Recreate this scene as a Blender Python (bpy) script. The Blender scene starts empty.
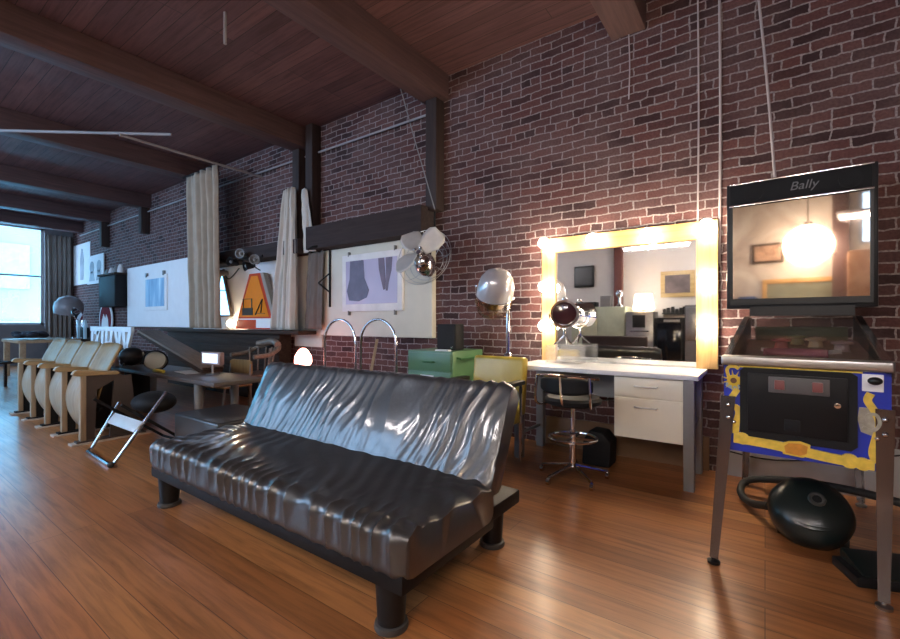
import bpy, bmesh, math, random
from math import sin, cos, pi, radians as R
from mathutils import Vector as V, Matrix as Mx, noise
random.seed(7)
sc = bpy.context.scene
col = sc.collection
H = 1.15                      # camera height
WY = 3.95                     # face of the brick wall
CZ = 3.88                     # ceiling underside

# ------------------------------------------------------------------ helpers
class MB:
    """collects shapes into ONE mesh"""
    def __init__(s): s.bm = bmesh.new()
    def _add(s, b, mt=None):
        if mt is not None: bmesh.ops.transform(b, matrix=mt, verts=b.verts)
        me = bpy.data.meshes.new('tmp'); b.to_mesh(me); b.free(); s.bm.from_mesh(me); bpy.data.meshes.remove(me)
        return s
    def box(s, x0, x1, y0, y1, z0, z1, bev=0, mt=None, seg=2):
        b = bmesh.new(); bmesh.ops.create_cube(b, size=1)
        bmesh.ops.transform(b, verts=b.verts, matrix=Mx.Translation(((x0+x1)/2, (y0+y1)/2, (z0+z1)/2)) @ Mx.Diagonal((abs(x1-x0), abs(y1-y0), abs(z1-z0), 1)))
        if bev: bmesh.ops.bevel(b, geom=b.edges[:], offset=bev, segments=seg, profile=.6, affect='EDGES')
        return s._add(b, mt)
    def bar(s, p, q, w, h=None, bev=0, up=(0, 0, 1)):
        p, q = V(p), V(q); d = q-p; L = d.length; z = d.normalized(); u = V(up)
        if abs(z.dot(u)) > .99: u = V((0, 1, 0))
        x = u.cross(z).normalized(); y = z.cross(x)
        m = Mx((x, y, z)).transposed().to_4x4(); m.translation = p
        h = h or w
        return s.box(-w/2, w/2, -h/2, h/2, 0, L, bev, m)
    def cyl(s, p, q, r, r2=None, seg=16, cap=True):
        p, q = V(p), V(q); d = q-p; b = bmesh.new()
        bmesh.ops.create_cone(b, cap_ends=cap, segments=seg, radius1=r, radius2=r if r2 is None else r2, depth=d.length)
        return s._add(b, Mx.Translation((p+q)/2) @ d.to_track_quat('Z', 'Y').to_matrix().to_4x4())
    def tube(s, pts, r, seg=8, closed=False, smooth=0):
        P = [V(p) for p in pts]
        if smooth:
            Q = []; n = len(P)
            for i in range(n if closed else n-1):
                a, b_, c, d = (P[(i+k-1) % n] if closed else P[min(max(i+k-1, 0), n-1)] for k in range(4))
                for j in range(smooth):
                    t = j/smooth
                    Q.append(.5*((2*b_)+(c-a)*t+(2*a-5*b_+4*c-d)*t*t+(3*b_-a-3*c+d)*t**3))
            if not closed: Q.append(P[-1])
            P = Q
        b = bmesh.new(); n = len(P); rings = []; nrm = None
        for i in range(n):
            if closed: t = P[(i+1) % n]-P[i-1]
            else: t = P[min(i+1, n-1)]-P[max(i-1, 0)]
            t.normalize()
            if nrm is None: nrm = t.orthogonal()
            nrm = (nrm-t*nrm.dot(t)).normalized(); bi = t.cross(nrm)
            rr = r[min(i, len(r)-1)] if isinstance(r, (list, tuple)) else r
            rings.append([b.verts.new(P[i]+rr*(cos(2*pi*k/seg)*nrm+sin(2*pi*k/seg)*bi)) for k in range(seg)])
        for i in range(n if closed else n-1):
            A, B = rings[i], rings[(i+1) % n]
            for k in range(seg): b.faces.new((A[k], A[(k+1) % seg], B[(k+1) % seg], B[k]))
        if not closed:
            b.faces.new(rings[0][::-1]); b.faces.new(rings[-1])
        bmesh.ops.recalc_face_normals(b, faces=b.faces)
        return s._add(b)
    def lathe(s, prof, seg=24, mt=None, arc=2*pi):
        b = bmesh.new(); rings = []
        for r, z in prof:
            rings.append([b.verts.new((max(r, 1e-4)*cos(2*pi*k/seg), max(r, 1e-4)*sin(2*pi*k/seg), z)) for k in range(seg)])
        for A, B in zip(rings, rings[1:]):
            for k in range(seg): b.faces.new((A[k], A[(k+1) % seg], B[(k+1) % seg], B[k]))
        b.faces.new(rings[0][::-1]); b.faces.new(rings[-1])
        bmesh.ops.remove_doubles(b, verts=b.verts, dist=2e-4)
        bmesh.ops.recalc_face_normals(b, faces=b.faces)
        return s._add(b, mt)
    def sph(s, c, r, seg=16, sc_=(1, 1, 1), mt=None):
        b = bmesh.new(); bmesh.ops.create_uvsphere(b, u_segments=seg, v_segments=max(6, seg*2//3), radius=r)
        m = Mx.Translation(c) @ (mt or Mx()) @ Mx.Diagonal((*sc_, 1))
        return s._add(b, m)
    def prism(s, poly, d0, d1, axis='Y', mt=None, bev=0):
        """polygon in the plane across `axis`, drawn out from d0 to d1"""
        f = {'Y': lambda a, c, d: (a, d, c), 'X': lambda a, c, d: (d, a, c), 'Z': lambda a, c, d: (a, c, d)}[axis]
        b = bmesh.new()
        A = [b.verts.new(f(a, c, d0)) for a, c in poly]; B = [b.verts.new(f(a, c, d1)) for a, c in poly]
        n = len(poly); b.faces.new(A); b.faces.new(B[::-1])
        for k in range(n): b.faces.new((A[k], B[k], B[(k+1) % n], A[(k+1) % n]))
        bmesh.ops.recalc_face_normals(b, faces=b.faces)
        if bev: bmesh.ops.bevel(b, geom=b.edges[:], offset=bev, segments=2, profile=.6, affect='EDGES')
        return s._add(b, mt)
    def grid(s, fn, nu, nv, closed_v=False, caps=False, mt=None):
        b = bmesh.new()
        g = [[b.verts.new(fn(i/(nu-1), j/(nv if closed_v else nv-1))) for j in range(nv)] for i in range(nu)]
        for i in range(nu-1):
            for j in range(nv if closed_v else nv-1):
                b.faces.new((g[i][j], g[i+1][j], g[i+1][(j+1) % nv], g[i][(j+1) % nv]))
        if caps:
            b.faces.new(g[0]); b.faces.new(g[-1][::-1])
        bmesh.ops.recalc_face_normals(b, faces=b.faces)
        return s._add(b, mt)
    def build(s, name, mat, parent=None, ang=40, flat=False):
        me = bpy.data.meshes.new(name); s.bm.to_mesh(me); s.bm.free()
        if not flat:
            me.shade_smooth(); me.set_sharp_from_angle(angle=R(ang))
        me.materials.append(mat)
        o = bpy.data.objects.new(name, me); col.objects.link(o)
        if parent: o.parent = parent
        return o

def tag(o, label=None, cat=None, group=None, kind=None):
    if label: o['label'] = label
    if cat: o['category'] = cat
    if group: o['group'] = group
    if kind: o['kind'] = kind
    return o
def thing(name, label, cat, loc=(0, 0, 0), rz=0, group=None):
    o = bpy.data.objects.new(name, None); col.objects.link(o); o.empty_display_size = .1
    o.location = loc; o.rotation_euler = (0, 0, rz)
    return tag(o, label, cat, group)
def struct(o): o['kind'] = 'structure'; return o
def dup(o, parent=None):
    c = o.copy(); col.objects.link(c)
    if parent is not None: c.parent = parent
    for ch in list(o.children): dup(ch, c)
    return c
def textmesh(name, body, size, mat, parent, mt, depth=.002, shear=0):
    cu = bpy.data.curves.new('t', 'FONT'); cu.body = body; cu.size = size; cu.extrude = depth; cu.shear = shear
    cu.align_x = 'CENTER'; cu.align_y = 'CENTER'
    ob = bpy.data.objects.new('t', cu); col.objects.link(ob); bpy.context.view_layer.update()
    me = bpy.data.meshes.new_from_object(ob.evaluated_get(bpy.context.evaluated_depsgraph_get()))
    bpy.data.objects.remove(ob); me.name = name; me.transform(mt); me.materials.clear(); me.materials.append(mat)
    o = bpy.data.objects.new(name, me); col.objects.link(o); o.parent = parent
    return o
UP_XZ = Mx.Rotation(pi/2, 4, 'X')        # flat text / lathe turned to face -Y

# ------------------------------------------------------------------ materials
def newmat(name):
    m = bpy.data.materials.new(name); m.use_nodes = True; nt = m.node_tree
    return m, nt, nt.nodes['Principled BSDF']
def N(nt, t, **kw):
    n = nt.nodes.new(t)
    for k, v in kw.items():
        if k in n.inputs: n.inputs[k].default_value = v
        else: setattr(n, k, v)
    return n
def coords(nt, scale=(1, 1, 1)):
    tc = N(nt, 'ShaderNodeTexCoord'); mp = N(nt, 'ShaderNodeMapping'); mp.inputs['Scale'].default_value = scale
    nt.links.new(tc.outputs['Object'], mp.inputs['Vector']); return mp.outputs['Vector']
def mixc(nt, fac, a, b, mode='MIX'):
    n = N(nt, 'ShaderNodeMix', data_type='RGBA', blend_type=mode)
    for sock, val in ((n.inputs[0], fac), (n.inputs[6], a), (n.inputs[7], b)):
        if hasattr(val, 'is_linked') or hasattr(val, 'links'): nt.links.new(val, sock)
        else: sock.default_value = val if isinstance(val, float) else (*val, 1)
    return n.outputs[2]
def ramp(nt, src, stops):
    r = N(nt, 'ShaderNodeValToRGB'); e = r.color_ramp.elements
    while len(e) < len(stops): e.new(.5)
    for k, (p, c) in enumerate(stops):
        e[k].position = p; e[k].color = (*c, 1) if len(c) == 3 else c
    nt.links.new(src, r.inputs[0]); return r.outputs[0]
def mat(name, c, rough=.5, metal=0, var=.12, vs=6, vscale=(1, 1, 1), bump=0, bs=40, spec=.5, coat=0, emit=None, es=0, sheen=0):
    m, nt, b = newmat(name)
    b.inputs['Roughness'].default_value = rough; b.inputs['Metallic'].default_value = metal
    b.inputs['Specular IOR Level'].default_value = spec; b.inputs['Coat Weight'].default_value = coat
    b.inputs['Sheen Weight'].default_value = sheen
    vec = coords(nt, vscale)
    if var:
        nz = N(nt, 'ShaderNodeTexNoise', Scale=vs, Detail=5.0); nt.links.new(vec, nz.inputs['Vector'])
        out = ramp(nt, nz.outputs['Fac'], [(.25, tuple(x*(1-var) for x in c)), (.75, tuple(min(1, x*(1+var)) for x in c))])
        nt.links.new(out, b.inputs['Base Color'])
    else: b.inputs['Base Color'].default_value = (*c, 1)
    if bump:
        nb = N(nt, 'ShaderNodeTexNoise', Scale=bs, Detail=4.0); nt.links.new(vec, nb.inputs['Vector'])
        bp = N(nt, 'ShaderNodeBump', Strength=bump, Distance=.01); nt.links.new(nb.outputs['Fac'], bp.inputs['Height'])
        nt.links.new(bp.outputs[0], b.inputs['Normal'])
    if emit:
        b.inputs['Emission Color'].default_value = (*emit, 1); b.inputs['Emission Strength'].default_value = es
    return m
def glassy(name, tint=(1, 1, 1), mix=.12, rough=.02):
    """thin clear sheet: mostly see-through with a glossy surface"""
    m = bpy.data.materials.new(name); m.use_nodes = True; nt = m.node_tree; nt.nodes.clear()
    o = N(nt, 'ShaderNodeOutputMaterial'); t = N(nt, 'ShaderNodeBsdfTransparent'); g = N(nt, 'ShaderNodeBsdfGlossy', Roughness=rough)
    t.inputs[0].default_value = (*tint, 1); mx = N(nt, 'ShaderNodeMixShader'); mx.inputs[0].default_value = mix
    nt.links.new(t.outputs[0], mx.inputs[1]); nt.links.new(g.outputs[0], mx.inputs[2]); nt.links.new(mx.outputs[0], o.inputs[0])
    return m
def wood(name, dark, light, axis='X', rough=.45, sc_=6, coat=0, bump=.1):
    m, nt, b = newmat(name)
    s = {'X': (.6, 9, 9), 'Y': (9, .6, 9), 'Z': (9, 9, .6)}[axis]
    vec = coords(nt, s)
    nz = N(nt, 'ShaderNodeTexNoise', Scale=sc_/2, Detail=6.0, Roughness=.6, Distortion=.4); nt.links.new(vec, nz.inputs['Vector'])
    nt.links.new(ramp(nt, nz.outputs['Fac'], [(.3, dark), (.68, light)]), b.inputs['Base Color'])
    b.inputs['Roughness'].default_value = rough; b.inputs['Coat Weight'].default_value = coat
    bp = N(nt, 'ShaderNodeBump', Strength=bump, Distance=.004); nt.links.new(nz.outputs['Fac'], bp.inputs['Height']); nt.links.new(bp.outputs[0], b.inputs['Normal'])
    return m

def brick_mat():
    m, nt, b = newmat('old_brick'); L = nt.links.new
    tc = N(nt, 'ShaderNodeTexCoord'); sx = N(nt, 'ShaderNodeSeparateXYZ'); L(tc.outputs['Object'], sx.inputs[0])
    ad = N(nt, 'ShaderNodeMath', operation='ADD'); L(sx.outputs[0], ad.inputs[0]); L(sx.outputs[1], ad.inputs[1])
    cb = N(nt, 'ShaderNodeCombineXYZ'); L(ad.outputs[0], cb.inputs[0]); L(sx.outputs[2], cb.inputs[1])
    # wobble so that the courses are hand laid
    wn = N(nt, 'ShaderNodeTexNoise', Scale=3.2, Detail=3.0); L(cb.outputs[0], wn.inputs['Vector'])
    ws = N(nt, 'ShaderNodeVectorMath', operation='MULTIPLY_ADD'); L(wn.outputs['Color'], ws.inputs[0]); ws.inputs[1].default_value = (.04, .034, 0); L(cb.outputs[0], ws.inputs[2])
    wn2 = N(nt, 'ShaderNodeTexNoise', Scale=17.0, Detail=2.0); L(cb.outputs[0], wn2.inputs['Vector'])
    ws2 = N(nt, 'ShaderNodeVectorMath', operation='MULTIPLY_ADD'); L(wn2.outputs['Color'], ws2.inputs[0]); ws2.inputs[1].default_value = (.022, .020, 0); L(ws.outputs[0], ws2.inputs[2])
    br = N(nt, 'ShaderNodeTexBrick', offset=.5, offset_frequency=2, squash=.5, squash_frequency=7)
    br.inputs['Scale'].default_value = 1; br.inputs['Brick Width'].default_value = .212; br.inputs['Row Height'].default_value = .071
    br.inputs['Mortar Size'].default_value = .0062; br.inputs['Mortar Smooth'].default_value = .25; br.inputs['Bias'].default_value = -.1
    br.inputs['Color1'].default_value = (.0, .0, .0, 1); br.inputs['Color2'].default_value = (1, 1, 1, 1); br.inputs['Mortar'].default_value = (.5, .5, .5, 1)
    L(ws2.outputs[0], br.inputs['Vector'])
    bc = ramp(nt, br.outputs['Color'], [(0, (.045, .022, .023)), (.3, (.10, .042, .040)), (.6, (.145, .060, .054)), (.85, (.095, .049, .049)), (1, (.20, .088, .075))])
    nz = N(nt, 'ShaderNodeTexNoise', Scale=2.0, Detail=4.0); L(cb.outputs[0], nz.inputs['Vector'])
    bc2 = mixc(nt, ramp(nt, nz.outputs['Fac'], [(.42, (0, 0, 0)), (.75, (.75, .75, .75))]), bc, (.165, .10, .095))
    fz = N(nt, 'ShaderNodeTexNoise', Scale=60.0, Detail=4.0); L(cb.outputs[0], fz.inputs['Vector'])
    bc3 = mixc(nt, .5, bc2, ramp(nt, fz.outputs['Fac'], [(.3, (.45, .42, .4)), (.7, (1.2, 1.2, 1.2))]), 'MULTIPLY')
    mo = ramp(nt, fz.outputs['Fac'], [(.3, (.185, .152, .15)), (.7, (.37, .318, .31))])
    L(mixc(nt, br.outputs['Fac'], bc3, mo), b.inputs['Base Color'])
    b.inputs['Roughness'].default_value = .85; b.inputs['Specular IOR Level'].default_value = .25
    h = N(nt, 'ShaderNodeMath', operation='MULTIPLY_ADD'); L(fz.outputs['Fac'], h.inputs[0]); h.inputs[1].default_value = .25
    iv = N(nt, 'ShaderNodeMath', operation='SUBTRACT'); iv.inputs[0].default_value = 1; L(br.outputs['Fac'], iv.inputs[1]); L(iv.outputs[0], h.inputs[2])
    bp = N(nt, 'ShaderNodeBump', Strength=.8, Distance=.012); L(h.outputs[0], bp.inputs['Height']); L(bp.outputs[0], b.inputs['Normal'])
    return m
def plank_mat(name, cs, width, length, gap, gapc, rough, bump=.3, grain=1.0, coat=0, rvar=.1):
    m, nt, b = newmat(name); L = nt.links.new
    tc = N(nt, 'ShaderNodeTexCoord'); vec = tc.outputs['Object']
    br = N(nt, 'ShaderNodeTexBrick', offset=.37, offset_frequency=3, squash=1, squash_frequency=2)
    br.inputs['Scale'].default_value = 1; br.inputs['Brick Width'].default_value = length; br.inputs['Row Height'].default_value = width
    br.inputs['Mortar Size'].default_value = gap; br.inputs['Mortar Smooth'].default_value = .1
    br.inputs['Color1'].default_value = (0, 0, 0, 1); br.inputs['Color2'].default_value = (1, 1, 1, 1); br.inputs['Mortar'].default_value = (.3, .3, .3, 1); L(vec, br.inputs['Vector'])
    base = ramp(nt, br.outputs['Color'], [(k/(len(cs)-1), c) for k, c in enumerate(cs)])
    mp = N(nt, 'ShaderNodeMapping'); mp.inputs['Scale'].default_value = (.9, 14, 14); L(vec, mp.inputs['Vector'])
    nz = N(nt, 'ShaderNodeTexNoise', Scale=2.2, Detail=7.0, Roughness=.62, Distortion=.6); L(mp.outputs[0], nz.inputs['Vector'])
    g = mixc(nt, float(min(1, .75*grain)), base, ramp(nt, nz.outputs['Fac'], [(.28, (.38, .33, .3)), (.55, (1, 1, 1)), (.8, (1.25, 1.2, 1.1))]), 'MULTIPLY')
    sp = N(nt, 'ShaderNodeTexNoise', Scale=1.4, Detail=5.0); L(vec, sp.inputs['Vector'])
    g = mixc(nt, .6, g, ramp(nt, sp.outputs['Fac'], [(.3, (.72, .68, .66)), (.7, (1, 1, 1))]), 'MULTIPLY')
    L(mixc(nt, br.outputs['Fac'], g, gapc), b.inputs['Base Color'])
    rr = ramp(nt, sp.outputs['Fac'], [(.3, (rough+rvar,)*3), (.7, (rough-rvar*.6,)*3)]); L(rr, b.inputs['Roughness'])
    b.inputs['Coat Weight'].default_value = coat; b.inputs['Coat Roughness'].default_value = .18
    h = N(nt, 'ShaderNodeMath', operation='MULTIPLY_ADD'); L(nz.outputs['Fac'], h.inputs[0]); h.inputs[1].default_value = .12
    iv = N(nt, 'ShaderNodeMath', operation='SUBTRACT'); iv.inputs[0].default_value = 1; L(br.outputs['Fac'], iv.inputs[1]); L(iv.outputs[0], h.inputs[2])
    bp = N(nt, 'ShaderNodeBump', Strength=bump, Distance=.006); L(h.outputs[0], bp.inputs['Height']); L(bp.outputs[0], b.inputs['Normal'])
    return m

BRICK = brick_mat()
FLOOR = plank_mat('varnished_planks', [(.31, .118, .042), (.50, .21, .075), (.40, .155, .054), (.58, .27, .10), (.36, .137, .048)], .145, 3.1, .0014, (.07, .026, .010), .34, bump=.2, coat=.2, rvar=.04)
CEIL = plank_mat('ceiling_boards', [(.105, .050, .052), (.15, .072, .074), (.125, .059, .060), (.185, .088, .086)], .15, 4.2, .003, (.02, .012, .01), .6)
BEAM = wood('beam_timber', (.070, .038, .039), (.125, .069, .068), 'Y', .6)
POST = wood('post_timber', (.022, .012, .011), (.045, .026, .022), 'Z', .75)
LEDGE = wood('ledge_timber', (.022, .014, .014), (.045, .03, .029), 'X', .95)
PLASTER = mat('grey_plaster', (.20, .19, .20), .8, bump=.05)
DRYWALL = mat('white_drywall', (.52, .49, .465), .8, var=.03)
VINYL = mat('black_vinyl', (.040, .041, .044), .37, var=.25, vs=9, bump=.10, bs=26, spec=.7, coat=.65)
VINYL.node_tree.nodes['Principled BSDF'].inputs['Coat Roughness'].default_value = .10
VINYL2 = mat('black_vinyl_base', (.010, .010, .011), .5, var=.2, bump=.1, bs=30, spec=.25)
BLACK = mat('black_paint', (.010, .010, .011), .4, spec=.35)
MATTB = mat('matt_black', (.012, .012, .013), .65, bump=.1, bs=80, spec=.2)
RUBBER = mat('black_rubber', (.02, .02, .02), .65)
CHROME = mat('chrome', (.72, .72, .74), .12, 1, var=.05)
STEEL = mat('brushed_steel', (.50, .50, .50), .32, 1, var=.1, vs=20)
GREYM = mat('grey_paint_metal', (.20, .195, .19), .45, var=.1)
PINE = wood('pine', (.40, .225, .075), (.60, .37, .145), 'X', .45)
PINEZ = wood('pine_upright', (.40, .225, .075), (.60, .37, .145), 'Z', .45)
PLY = wood('plywood_tan', (.21, .13, .05), (.33, .215, .09), 'Z', .4)
PLY.node_tree.nodes['Principled BSDF'].inputs['Specular IOR Level'].default_value = .25
PLYX = wood('plywood_pale', (.29, .215, .14), (.40, .31, .21), 'Z', .45)
ARMW = wood('armrest_wood', (.33, .22, .11), (.46, .33, .17), 'Y', .4)
DKWOOD = wood('dark_wood', (.024, .015, .011), (.055, .036, .027), 'X', .75)
DKWOOD.node_tree.nodes['Principled BSDF'].inputs['Specular IOR Level'].default_value = .2
WEATH = wood('weathered_wood', (.13, .10, .078), (.25, .20, .155), 'X', .5)
MIDWOOD = wood('brown_wood', (.10, .068, .05), (.18, .13, .095), 'X', .5)
TANW = wood('tan_table_wood', (.33, .21, .12), (.48, .33, .2), 'X', .45)
CREAM = mat('cream_enamel', (.84, .79, .64), .4, var=.03)
LAMIN = mat('white_laminate', (.72, .72, .72), .3, var=.08, vs=14)
WHITEB = mat('white_board', (.88, .87, .88), .7, var=.03)
CREAMB = mat('cream_board', (.66, .63, .54), .75, var=.04)
PAPER = mat('white_paper', (.75, .75, .76), .8, var=.03)
GREEN = mat('green_enamel', (.085, .185, .085), .38, var=.1)
DKGREEN = mat('green_enamel_dark', (.05, .16, .06), .4, var=.1)
YELLOW = mat('yellow_vinyl', (.48, .35, .05), .33, var=.08, bump=.05)
CANVAS = mat('tan_canvas', (.40, .325, .25), .9, var=.12, bump=.25, bs=120, sheen=.2)
CANVAS2 = mat('pale_canvas', (.56, .53, .48), .9, var=.08, bump=.25, bs=120, sheen=.2)
CURT3 = mat('grey_curtain', (.24, .21, .19), .9, var=.1, sheen=.2)
BROWNC = mat('brown_cloth', (.14, .112, .095), .9, var=.15, bump=.2, bs=60)
BULB = mat('bulb_lit', (1, .95, .85), .3, var=0, emit=(1, .84, .64), es=31)
SHADE = mat('lampshade_lit', (.9, .8, .65), .7, var=0, emit=(1, .84, .66), es=3)
PINKL = mat('salt_lamp_lit', (.9, .5, .42), .6, var=0, emit=(1, .34, .27), es=4.5)
TUBE = mat('fluorescent_lit', (1, 1, 1), .5, var=0, emit=(1, .91, .90), es=42)
GLOBE = mat('globe_lit', (1, .97, .9), .4, var=0, emit=(1, .86, .70), es=9)
MIRROR = mat('mirror_silver', (.80, .82, .84), .02, 1, var=0)
GLASS = glassy('clear_glass', (.95, .97, 1), .10)
ACRYL = bpy.data.materials.new('clear_acrylic'); ACRYL.use_nodes = True; _n = ACRYL.node_tree; _b = _n.nodes['Principled BSDF']
_b.inputs['Base Color'].default_value = (.85, .87, .9, 1); _b.inputs['Roughness'].default_value = .08; _b.inputs['Alpha'].default_value = .085

# ------------------------------------------------------------------ the setting
XL, XR, YN = -16.1, 3.4, -3.0
f = struct(MB().box(XL-.2, XR+.2, YN-.2, WY+.25, -.12, 0).build('floor', FLOOR))
c = struct(MB().box(XL-.2, XR+.2, YN-.2, WY+.25, CZ, CZ+.12).build('ceiling', CEIL))
struct(MB().box(XL-.2, XR+.2, WY, WY+.25, 0, CZ).build('wall_back', BRICK))
struct(MB().box(XR, XR+.2, YN, WY, 0, CZ).build('wall_right', BRICK))
def holed(m, a0, a1, holes, boxf):
    """wall strip from a0 to a1 with rectangular openings (b0,b1,z0,z1)"""
    cur = a0
    for b0, b1, z0, z1 in sorted(holes):
        boxf(m, cur, b0, 0, CZ); boxf(m, b0, b1, 0, z0); boxf(m, b0, b1, z1, CZ); cur = b1
    boxf(m, cur, a1, 0, CZ)
LH = [(-1.9, .3, 1.07, 3.55), (1.35, 3.34, 1.07, 3.72)]
m = MB(); holed(m, YN, WY, LH, lambda m, a, b, z0, z1: m.box(XL-.2, XL, a, b, z0, z1)); struct(m.build('wall_left', PLASTER))
NH = [(-12.2, -10.2, .95, 3.5), (-9.2, -7.2, .95, 3.5), (-6.6, -4.9, .95, 3.5), (.66, 1.1, 2.45, 3.4)]
m = MB(); holed(m, XL, XR, NH, lambda m, a, b, z0, z1: m.box(a, b, YN-.2, YN, z0, z1)); struct(m.build('wall_front', DRYWALL))
FRAMEP = mat('window_paint', (.45, .46, .48), .5)
def window(name, along, p, b0, b1, z0, z1):
    P = (lambda a, d, z: (p+d, a, z)) if along == 'Y' else (lambda a, d, z: (a, p+d, z))
    def bx(m, a0, a1, d0, d1, za, zb):
        u, v = P(a0, d0, za), P(a1, d1, zb); m.box(u[0], v[0], u[1], v[1], za, zb)
    r = bpy.data.objects.new(name, None); col.objects.link(r); struct(r)
    m = MB(); w = .06
    bx(m, b0, b0+w, -.05, .05, z0, z1); bx(m, b1-w, b1, -.05, .05, z0, z1); bx(m, b0, b1, -.05, .05, z0, z0+w); bx(m, b0, b1, -.05, .05, z1-w, z1)
    m.build('window_frame', FRAMEP, r)
    m = MB(); zm = (z0+z1)/2; bx(m, b0+w, b1-w, -.03, .03, zm-.025, zm+.025); m.build('meeting_rail', FRAMEP, r)
    m = MB(); bx(m, b0+w, b1-w, -.004, .004, z0+w, z1-w); m.build('window_pane', GLASS, r)
for k, h in enumerate(LH): window('window_%d' % (k+1), 'Y', XL-.1, *h)
for k, h in enumerate(NH): window('window_%d' % (k+3), 'X', YN-.1, *h)
BX = [-15.3, -13.25, -10.85, -8.0, -5.38, -2.98, -.95, 1.3]
for k, x in enumerate(BX):
    b = MB().box(x-.14, x+.14, YN, WY, CZ-.28, CZ, .012).build('ceiling_beam', BEAM); struct(b)
for x, y0, y1, z0 in ((-2.98, 3.8, WY, 2.38), (-5.42, 3.8, WY, 2.3), (-5.12, 3.8, WY, 2.3), (-8.0, 3.8, WY, 2.3), (-10.85, 3.78, WY, 3.05), (-13.25, 3.78, WY, 3.0)):
    struct(MB().box(x-.075, x+.075, y0, y1, z0, CZ-.28 if x != -5.12 else CZ, .01).build('timber_post', POST))
struct(MB().box(-2.9, -2.72, YN, YN+.16, 0, CZ-.28, .01).build('timber_post', mat('oxblood_post', (.10, .028, .022), .55)))
struct(MB().box(-1.75, -.35, WY-.03, WY, 0, .26, .004).build('baseboard_back', mat('brown_board', (.20, .115, .06), .6)))
# timber ledges above the pin boards
tag(MB().prism([(0, 0), (.26, 0), (.26, .30), (0, .30)], -5.02, -3.02, 'X', Mx.Translation((0, WY-.27, 2.12))).build('wall_ledge', LEDGE), 'dark timber ledge on the brick wall above the cream pin board', 'ledge')
tag(MB().box(-7.9, -5.22, WY-.26, WY, 2.10, 2.30, .01).build('wall_ledge', LEDGE), 'dark timber ledge between the two hanging curtains above the lamp cluster', 'ledge')

# ------------------------------------------------------------------ sofa
def nz(x, y=0., z=0.): return noise.noise((x, y, z))
def ridge(t): return 1-abs(2*(t-math.floor(t))-1)
FOOTC = mat('dark_foot_cap', (.06, .057, .055), .5)
sofa = thing('sofa', 'black shiny vinyl sofa bed with wrinkled seat in the middle of the floor', 'sofa', (-2.10, 1.48, 0))
SL = 2.14
def rr(v, w, h, r):
    """point and outward normal on a rounded rectangle w x h, v in 0..1"""
    seg = [(w-2*r), pi*r/2, (h-2*r), pi*r/2]*2; tot = sum(seg); d = (v % 1)*tot; k = 0
    while d > seg[k]: d -= seg[k]; k += 1
    a = [0, 0, pi/2, pi/2, pi, pi, 3*pi/2, 3*pi/2]
    c0 = [(-w/2+r, h/2), (w/2-r, h/2-r), (w/2, h/2-r), (w/2-r, -h/2+r), (w/2-r, -h/2), (-w/2+r, -h/2+r), (-w/2, -h/2+r), (-w/2+r, h/2-r)]
    dr = [(1, 0), None, (0, -1), None, (-1, 0), None, (0, 1), None]; nn = [(0, 1), None, (1, 0), None, (0, -1), None, (-1, 0), None]
    if dr[k]: return c0[k][0]+dr[k][0]*d, c0[k][1]+dr[k][1]*d, *nn[k]
    base = {1: pi/2, 3: 0, 5: -pi/2, 7: pi}[k]; an = base-d/r
    return c0[k][0]+r*cos(an), c0[k][1]+r*sin(an), cos(an), sin(an)
def seat_fn(u, v):
    w, h = .66, .185
    y, z, ny, nzv = rr(v, w, h, .05)
    x = (u-.5)*SL
    e = min(u, 1-u)*SL                                   # pull in at the ends
    k = 1-max(0, 1-e/.05)**2*.14
    y *= .5+.5*k if e < .05 else 1; z *= k
    df = max(0, y+w/2)                                   # distance from the front edge
    top = max(0, nzv); fr = max(0, -ny)
    s = x*11+1.6*nz(x*2.1, .3)+(y+w/2)*(4.0+3*nz(x*1.3, 4))+.35*nz(x*9, y*14, 2)
    a = .5+.9*abs(nz(x*3.1, 7.7))
    fold = (ridge(s)**2.2-.35)*a
    amp = .032*math.exp(-(df/.12)**1.5)*(.12+.88*max(top, fr*max(0, min(1, .62+1.1*z/h))))
    amp2 = .012*top*(.4+.6*nz(x*2, y*2, 3))
    s2 = x*7+y*6+1.5*nz(x*1.5, y*2, 9)
    d = fold*amp+(ridge(s2)-.5)*amp2+.012*top*nz(x*2.2, y*3.4, 1.1)+.010*top*(1-(2*u-1)**4)
    if e < .35 and top > 0:                              # gathers at the right and left ends
        d += .016*(ridge(y*9+2*nz(x*3, y*3))-.5)*(1-e/.35)*top
    return (x, y+d*ny, z+d*nzv)
MB().grid(seat_fn, 420, 96, True, True, Mx.Translation((0, 0, .306))).build('seat_cushion', VINYL, sofa, 60)
def back_fn(u, v):
    w, h = .56, .115                                     # w along the slope, h thickness
    y, z, ny, nzv = rr(v, w, h, .045)
    x = (u-.5)*SL; e = min(u, 1-u)*SL
    k = 1-max(0, 1-e/.05)**2*.18
    z *= k; y *= .5+.5*k if e < .05 else 1
    top = max(0, nzv); q = (y+w/2)/w                     # 0 at the seat, 1 at the top edge
    s = x*8.5-y*2.4+1.7*nz(x*1.9, 5.3)+.8*nz(x*4, y*3, 2)
    a = .35+1.1*abs(nz(x*2.7, 1.9, y*.8))
    amp = .011*(top+.5*max(0, ny))*(.30+.7*q)
    d = (ridge(s)**1.8-.4)*a*amp*1.25+.0045*top*(ridge(x*17-y*7+1.6*nz(x*3, y*4, 8))**2-.3)*max(0, nz(x*1.6, y*2, 12)+.45)+.009*top*nz(x*2.5, y*4, 6)+.012*top*(1-(2*u-1)**6)*sin(pi*min(1, max(0, q)))
    return (x, y+d*ny, z+d*nzv)
bt = R(64)
MB().grid(back_fn, 420, 84, True, True, Mx.Translation((0, .43, .575)) @ Mx.Rotation(bt, 4, 'X')).build('backrest', VINYL, sofa, 60)
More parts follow.
